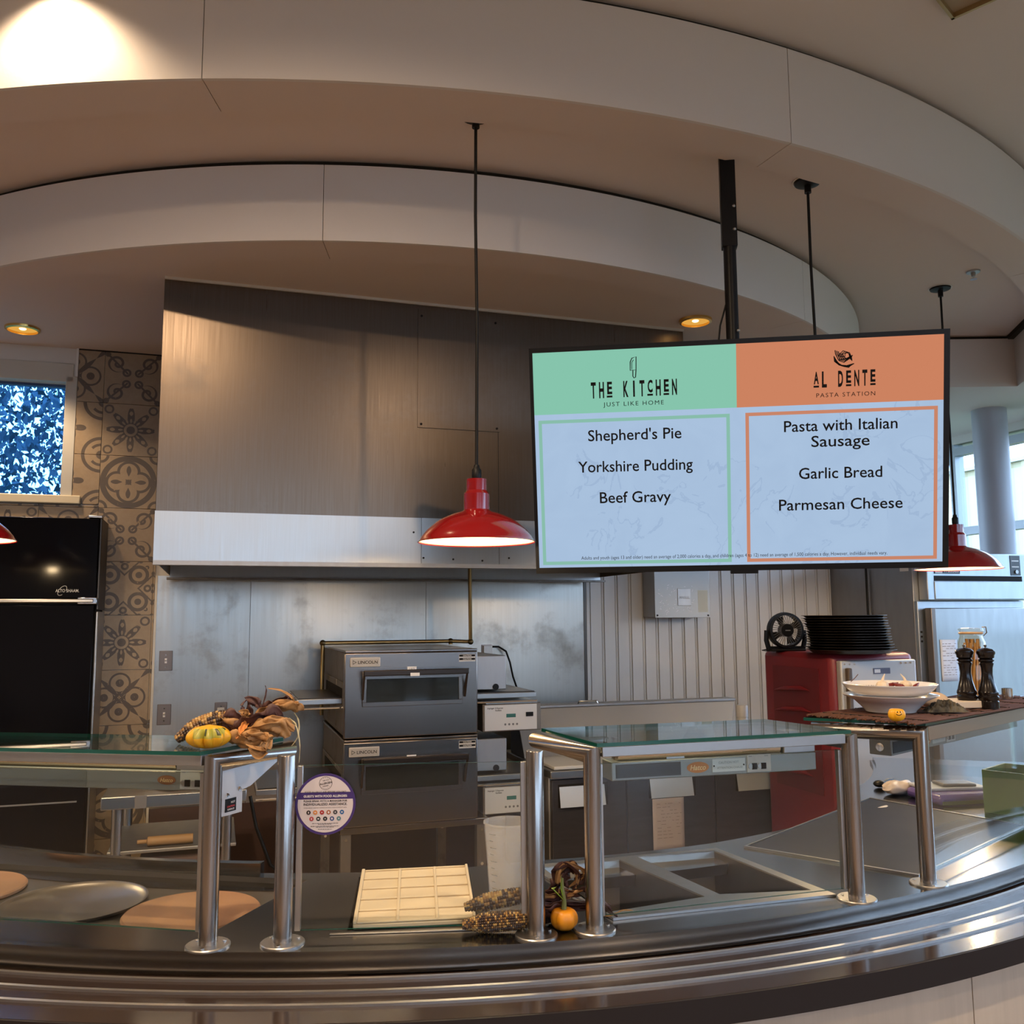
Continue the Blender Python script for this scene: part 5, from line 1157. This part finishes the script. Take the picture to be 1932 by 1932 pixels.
MB().box(-.10, .10, -.09, -.083, 0, .14).box(-.10, .10, .083, .09, 0, .14).box(-.10, -.093, -.083, .083, 0, .14).box(.093, .10, -.083, .083, 0, .14).box(-.093, .093, -.083, .083, 0, .01).build('crate', GC, o)
BX('handle_bar', CHROME, o, -.06, -.05, -.096, -.09, 0, .15)

# ================================================================== MENU SCREEN
TVW = 1.50
_c = [ray(*p) for p in ((998, 658), (1792, 620), (1788, 1070), (1012, 1082))]
_M = Matrix(((-_c[1].x, _c[2].x, -_c[3].x), (-_c[1].y, _c[2].y, -_c[3].y), (-_c[1].z, _c[2].z, -_c[3].z)))
_k = _M.inverted() @ (-_c[0]); _q = [_c[0], _c[1]*_k[0], _c[2]*_k[1], _c[3]*_k[2]]
_s = TVW/(_q[1]-_q[0]).length; TL, TRc, BR, BL = [CO+v*_s for v in _q]
ux = (TRc-TL).normalized(); uz = (TL-BL); uz = (uz-ux*uz.dot(ux)).normalized(); uy = uz.cross(ux)
TVH = (TL-BL).length; ctr = (TL+TRc+BR+BL)/4
tv = thing('menu_screen', 'large menu screen hanging from a black ceiling pole', 'screen', ctr)
tv['label'] = 'large hanging menu screen showing green and orange menu columns'
tvr = Matrix((ux, uy, uz)).transposed().to_euler(); tv.rotation_euler = tvr
def uv(px, py):
    d = ray(px, py); t = (ctr-CO).dot(uy)/d.dot(uy); p = CO+d*t-ctr; return (p.dot(ux), p.dot(uz))
hw, hh = TVW/2, TVH/2
BX('casing', BLACK, tv, -hw, hw, .0, .045, -hh, hh, .003); BX('back_housing', BLACK, tv, -hw*.6, hw*.6, .045, .075, -hh*.6, hh*.5, .01)
BZ = .016
for a in ((-hw, hw, hh-.018, hh), (-hw, hw, -hh, -hh+.022), (-hw, -hw+.013, -hh+.022, hh-.018), (hw-.020, hw, -hh+.022, hh-.018)): BX('bezel', BLACK, tv, a[0], a[1], -.006, 0, a[2], a[3])
BX('sensor', BLACK, tv, -.02, .08, -.004, .02, -hh-.012, -hh)
# display: glowing fields; print is dark and does not glow
def glow(name, c, c2=None, amt=.12):
    if name in MATS: return MATS[name]
    m = emis(name, c, 1.0); nt = m.node_tree; e = [n for n in nt.nodes if n.type == 'EMISSION'][0]
    if c2:
        tc = nt.nodes.new('ShaderNodeTexCoord'); n1 = nt.nodes.new('ShaderNodeTexNoise'); n1.inputs['Scale'].default_value = 5; n1.inputs['Detail'].default_value = 5; n1.inputs['Distortion'].default_value = 1.4
        nt.links.new(tc.outputs['Object'], n1.inputs['Vector']); v = NV(nt, n1.outputs['Fac']); r_ = (v-.5).abs().lt(.012)*.5
        n2_ = nt.nodes.new('ShaderNodeTexNoise'); n2_.inputs['Scale'].default_value = 2.2; nt.links.new(tc.outputs['Object'], n2_.inputs['Vector']); r_ = r_*NV(nt, n2_.outputs['Fac']).gt(.52)
        r2 = (NV(nt, n1.outputs['Fac'])-.35)*.6; r_ = r_.max(r2)
        mx = nt.nodes.new('ShaderNodeMix'); mx.data_type = 'RGBA'; nt.links.new(r_.k, mx.inputs[0]); mx.inputs[6].default_value = (*c, 1); mx.inputs[7].default_value = (*c2, 1); nt.links.new(mx.outputs[2], e.inputs[0])
    return m
SCW = glow('screen_white', lin((170, 194, 222)), lin((148, 172, 204))); SCG = glow('screen_green', lin((134, 196, 172))); SCO = glow('screen_orange', lin((204, 130, 96))); SCGB = glow('screen_green_line', lin((136, 188, 170))); SCOB = glow('screen_orange_line', lin((200, 132, 104)))
x0, x1, z0, z1 = -hw+.013, hw-.02, -hh+.022, hh-.018
xm = uv(1389, 700)[0]; zb = uv(1389, 769)[1]
scr = BX('display', SCW, tv, x0, x1, -.003, 0, z0, z1)
BX('header_field', SCG, scr, x0, xm, -.0035, -.003, zb, z1); BX('header_field', SCO, scr, xm, x1, -.0035, -.003, zb, z1)
def border(a, b, m):
    (l, t), (r_, bt_) = uv(*a), uv(*b); w = .0125
    for q in ((l, r_, t-w, t), (l, r_, bt_, bt_+w), (l, l+w, bt_+w, t-w), (r_-w, r_, bt_+w, t-w)): BX('menu_border', m, scr, q[0], q[1], -.0035, -.003, q[2], q[3])
border((1016, 794), (1380.5, 1060), SCGB); border((1406, 779), (1767, 1054), SCOB)
def menu(t, px, py, wpx, hpx=None, bold=.0, spacing=1.0):
    c = uv(px, py); a = uv(px-wpx/2, py)[0]; b = uv(px+wpx/2, py)[0]; h = None
    if hpx: h = abs(uv(px, py-hpx/2)[1]-uv(px, py+hpx/2)[1])
    return lettering(t, INK, scr, (c[0], -.0042, c[1]), width=b-a, height=h, bold=bold, spacing=spacing)
for t, x, y, w in (("Shepherd's Pie", 1197, 819, 176), ('Yorkshire Pudding', 1198, 878, 216), ('Beef Gravy', 1198.5, 937, 134), ('Pasta with Italian', 1585, 801, 214), ('Sausage', 1585, 831, 110), ('Garlic Bread', 1585, 891, 157), ('Parmesan Cheese', 1585, 950, 233)): menu(t, x, y, w, 21 if w != 110 else 21, .008)
menu('Adults and youth (ages 13 and older) need an average of 2,000 calories a day, and children (ages 4 to 12) need an average of 1,500 calories a day. However, individual needs vary.', 1379, 1047.5, 576, 6.5)
menu('JUST LIKE HOME', 1195, 761, 114, 8, 0, 1.25); menu('PASTA STATION', 1595, 744, 111, 8, 0, 1.25)
def title(word, px0, px1, py, low):
    """tall narrow capitals; letters marked low are short and underlined"""
    n = len(word); w = (px1-px0)/n
    for i, ch in enumerate(word):
        if ch == ' ': continue
        x = px0+w*(i+.5); small = i in low; y = py-(px0+w*(i+.5)-(px0+px1)/2)*.045
        menu(ch, x, y-(3.2 if small else 0), w*(.62 if ch != 'I' else .22), 22 if small else 28.5, .035)
        if small: c = uv(x, y+13.2); d = uv(x+w*.33, y)[0]-c[0]; BX('underline', INK, scr, c[0]-d, c[0]+d, -.0042, -.0038, c[1]-.0035, c[1]+.0035)
title('THE KITCHEN', 1112, 1280, 733, (2, 7, 9)); title('AL DENTE', 1532, 1654, 714, (0, 4, 7))
lg = MB()
def L(pts, w=.0035, closed=False): ribbon(lg, [uv(*p) for p in pts], w, -.0042, closed)
L([(1189, 699), (1189, 683), (1192, 676), (1200, 673), (1200, 698)], closed=True); L([(1192, 697), (1192, 684), (1195, 679)], .0025); L([(1194, 699), (1194, 710), (1196, 713), (1199, 712), (1200, 698)])
lg.build('logo', INK, scr, smooth=0); lg = MB()
for k in range(5): L([(1575+3*k, 659+2*k+abs(k-2)), (1576+3*k, 668), (1582+3*k, 680-k), (1592+3*k, 684-2*k), (1600+2*k, 674-k)], .0035)
for k in range(5): L([(1573+k, 672+2*k), (1574+2*k, 682+k), (1583+2*k, 689+.6*k), (1597+k, 690+.8*k), (1611-2*k, 686+1.2*k)], .0035)
for k in range(4): L([(1584+3*k, 682-2*k), (1582+4*k, 670-k), (1590+4*k, 662+k), (1600+2*k, 665+3*k), (1604+k, 678+k)], .003)
lg.build('logo', INK, scr, smooth=0)
# ceiling pole
pb = onz(1378, 640, 2.66); pole_xy = Vector((.905, 3.565)); 
_d = ray(1371, 320); pole_xy = Vector((_d.x, _d.y))*(3.57/_d.y)
pl = thing('screen_pole', 'black square ceiling pole carrying the menu screen', 'pole', (pole_xy.x, pole_xy.y, 2.3), R(-8))
ztop = Z1-2.3
BX('upper_tube', BLACK, pl, -.031, .031, -.026, .026, .78, ztop, .003); MB().cyl((0, 0, .28), (0, 0, .80), .026, 20).build('sleeve', BLACK, pl); MB().cyl((0, 0, -.18), (0, 0, .30), .021, 20).build('lower_tube', BLACK, pl)
BX('mount_plate', BLACK, pl, -.20, .20, -.17, -.022, -.22, .10, .004)
for z in (.33, .42, .85, .95): MB().sphere((.02, -.026, z), .007, 6).build('bolt', DULLST, pl)
cbv = thing('screen_cable', 'thin black cable dropping beside the pole to the screen', 'cable', (pole_xy.x-.05, pole_xy.y, 2.6)); MB().tube([(.03, 0, .25), (.0, 0, .15), (-.015, 0, .03), (-.015, .0, -.12)], .004, 6).build('cable', RUBBERC, cbv)

# ================================================================== LAMPS
BULB = emis('lamp_bulb', (1.0, .80, .50), 14.0); SHIN = mat('shade_inside', (.80, .74, .62), .5)
def pendant(label, x, y, zr, ztop, scale=1.0):
    o = thing('pendant_lamp', label, 'lamp', (x, y, zr), 0, 'red pendant lamps'); R_ = .235*scale
    pf = [(.041, .252), (.041, .206), (.047, .198), (.0515, .192), (.0515, .128), (.058, .121), (.10, .109), (.142, .090), (.163, .077), (.20, .045), (.222, .018), (.228, .006), (.235, 0)]
    pf = [(a*scale, b*scale) for a, b in pf]
    MB().lathe([(0, .251*scale)]+pf+[(R_+.003, -.002), (R_-.001, -.003), (R_-.003, .0)], 56, caps=False).build('shade', REDEN, o, smooth=35)
    MB().lathe([(a-.004, b-.003) for a, b in pf[5:-1]]+[(R_-.004, 0)], 56, caps=False).build('shade_lining', SHIN, o)
    MB().lathe([(0, .118*scale), (.056*scale, .118*scale)], 24).build('lining_cap', SHIN, o)
    MB().sphere((0, 0, .062*scale), .032, 10, (1, 1, 1.2)).build('bulb', BULB, o)
    MB().lathe([(0, .252*scale), (.016, .252*scale), (.018, .262*scale), (.018, .290*scale), (.012, .298*scale), (.010, .31*scale), (0, .31*scale)], 16).build('cord_grip', BLACK, o)
    h = ztop-zr; MB().tube([(0, 0, .30*scale), (.003, 0, .5*h), (-.002, 0, .75*h), (0, 0, h-.045)], .0062, 10).build('cord', RUBBERC, o)
    cn = MB().lathe([(0, h), (.058, h), (.056, h-.012), (.02, h-.02), (0, h-.02)], 28).build('ceiling_rose', BLACK, o); MB().cyl((0, 0, h-.055), (0, 0, h-.018), .015, 14).build('strain_relief', BLACK, cn); MB().lathe([(.06, h-.001), (.066, h-.001), (.066, h-.004), (.06, h-.004)], 28, closed=True).build('rose_ring', WHITEPL, cn)
    ld = bpy.data.lights.new('bulb_light', 'POINT'); ld.energy = 16; ld.color = (1.0, .72, .40); ld.shadow_soft_size = .03
    lo = bpy.data.objects.new('bulb_light', ld); col.objects.link(lo); lo.parent = o; lo.location = (0, 0, .015)
    return o
def pxat(px, py, y): d = ray(px, py); return CO+d*(y/d.y)
q = pxat(899.5, 1022, 3.265); pendant('red pendant lamp hanging freely left of the menu screen', q.x, q.y, q.z, Z1, .908)
q = onz(1526, 338, Z1); pendant('red pendant lamp hidden behind the menu screen, only its cord showing', q.x, q.y+.02, 1.92, Z1)
q = pxat(1808, 1073, 5.15); pendant('red pendant lamp above the tall cabinet, partly behind the screen', q.x, q.y, q.z, Z1)
pendant('red pendant lamp at the left picture edge by the black cabinet', -2.285, 3.66, 1.905, Z1)
def downlight(label, x, y, z, e, r=.075, tilt=0.0, spot=110, frame_=True):
    o = thing('downlight', label, 'downlight', (x, y, z), 0, 'recessed downlights')
    GOLD = mat('gold_reflector', (.85, .55, .18), .25, 1.0)
    MB().lathe([(r, 0), (r+.014, 0), (r+.012, -.012), (r, -.016)], 36, closed=True).build('trim_ring', GOLD, o)
    MB().lathe([(0, -.003), (r, -.003)], 36, caps=False).build('lens', emis('downlight_lens', (1, .50, .09), .75), o)
    MB().sphere((0, 0, -.004), .018, 8, (1, 1, .4)).build('bulb', emis('downlight_bulb', (1, .72, .3), 6.0), o)
    ld = bpy.data.lights.new('spot', 'SPOT'); ld.energy = e; ld.color = (1, .72, .46); ld.spot_size = R(spot); ld.spot_blend = .6; ld.shadow_soft_size = .05
    lo = bpy.data.objects.new('spot', ld); col.objects.link(lo); lo.parent = o; lo.location = (0, 0, -.02); lo.rotation_euler = (tilt, 0, 0); return o
q = onz(43, 619, Z2); downlight('glowing gold downlight in the low ceiling above the high window', q.x, q.y, Z2, 55)
q = onz(1312, 604, Z2); downlight('glowing gold downlight in the low ceiling beside the screen pole', q.x, q.y, Z2, 16)
q = pol(C1, 5.43+.14, ang(C1, onz(90, 150, Z1L))); downlight('downlight washing the outer curved fascia, just above the picture', q.x, q.y, Z0, 75, spot=120)
for x, y in ((-.82, 1.28), (1.565, .256), (-3.0, .3), (-.6, -2.2), (3.2, -2.9)): downlight('unseen downlight added over the dining side for warm light', x, y, Z0, 265, spot=168)  # unseen lamps added for warm light, the first two placed for hood glints
# square recessed fitting in the main ceiling
a = onz(1795, 25, Z0); sqf = thing('recessed_fitting', 'corner of a square recessed ceiling fitting at the top edge', 'fitting', (a.x, a.y-.20, Z0), R(45))
w_ = .1414
for x0_, x1_, y0_, y1_ in ((-w_, w_, w_-.012, w_), (-w_, w_, -w_, -w_+.012), (-w_, -w_+.012, -w_, w_), (w_-.012, w_, -w_, w_)): BX('fitting_frame', mat('gold_frame', (.45, .33, .16), .4, .8), sqf, x0_, x1_, y0_, y1_, -.03, 0)
BX('diffuser', mat('fitting_diffuser', (.35, .28, .18), .5), sqf, -w_+.012, w_-.012, -w_+.012, w_-.012, -.01, -.002)
# sprinkler
q = onz(1836, 512, Z1); o = thing('sprinkler', 'small ceiling sprinkler head near the right pendant cord', 'sprinkler', (q.x, q.y, Z1))
MB().lathe([(0, 0), (.038, 0), (.036, -.008), (.012, -.010), (.010, -.03), (0, -.03)], 24).build('escutcheon', DULLST, o); MB().lathe([(0, -.030), (.004, -.030), (.004, -.042), (.018, -.044), (.018, -.047), (0, -.047)], 20).build('deflector', CHROME, o)

# ------------------------------------------------------------------ put every thing's origin at its own base
bpy.context.view_layer.update()
for o in [x for x in scene.objects if x.parent is None and x.type == 'EMPTY']:
    inv = o.matrix_world.inverted(); lo = Vector((1e9,)*3); hi = -lo; st_ = list(o.children)
    while st_:
        c = st_.pop(); st_ += list(c.children)
        if c.type != 'MESH': continue
        mw = inv @ c.matrix_world
        for b_ in c.bound_box:
            v = mw @ Vector(b_); lo = Vector(map(min, lo, v)); hi = Vector(map(max, hi, v))
    if lo.x > 1e8: continue
    base = Vector(((lo.x+hi.x)/2, (lo.y+hi.y)/2, lo.z))
    o.location = o.matrix_world @ base
    for c in o.children: c.location = c.location-base
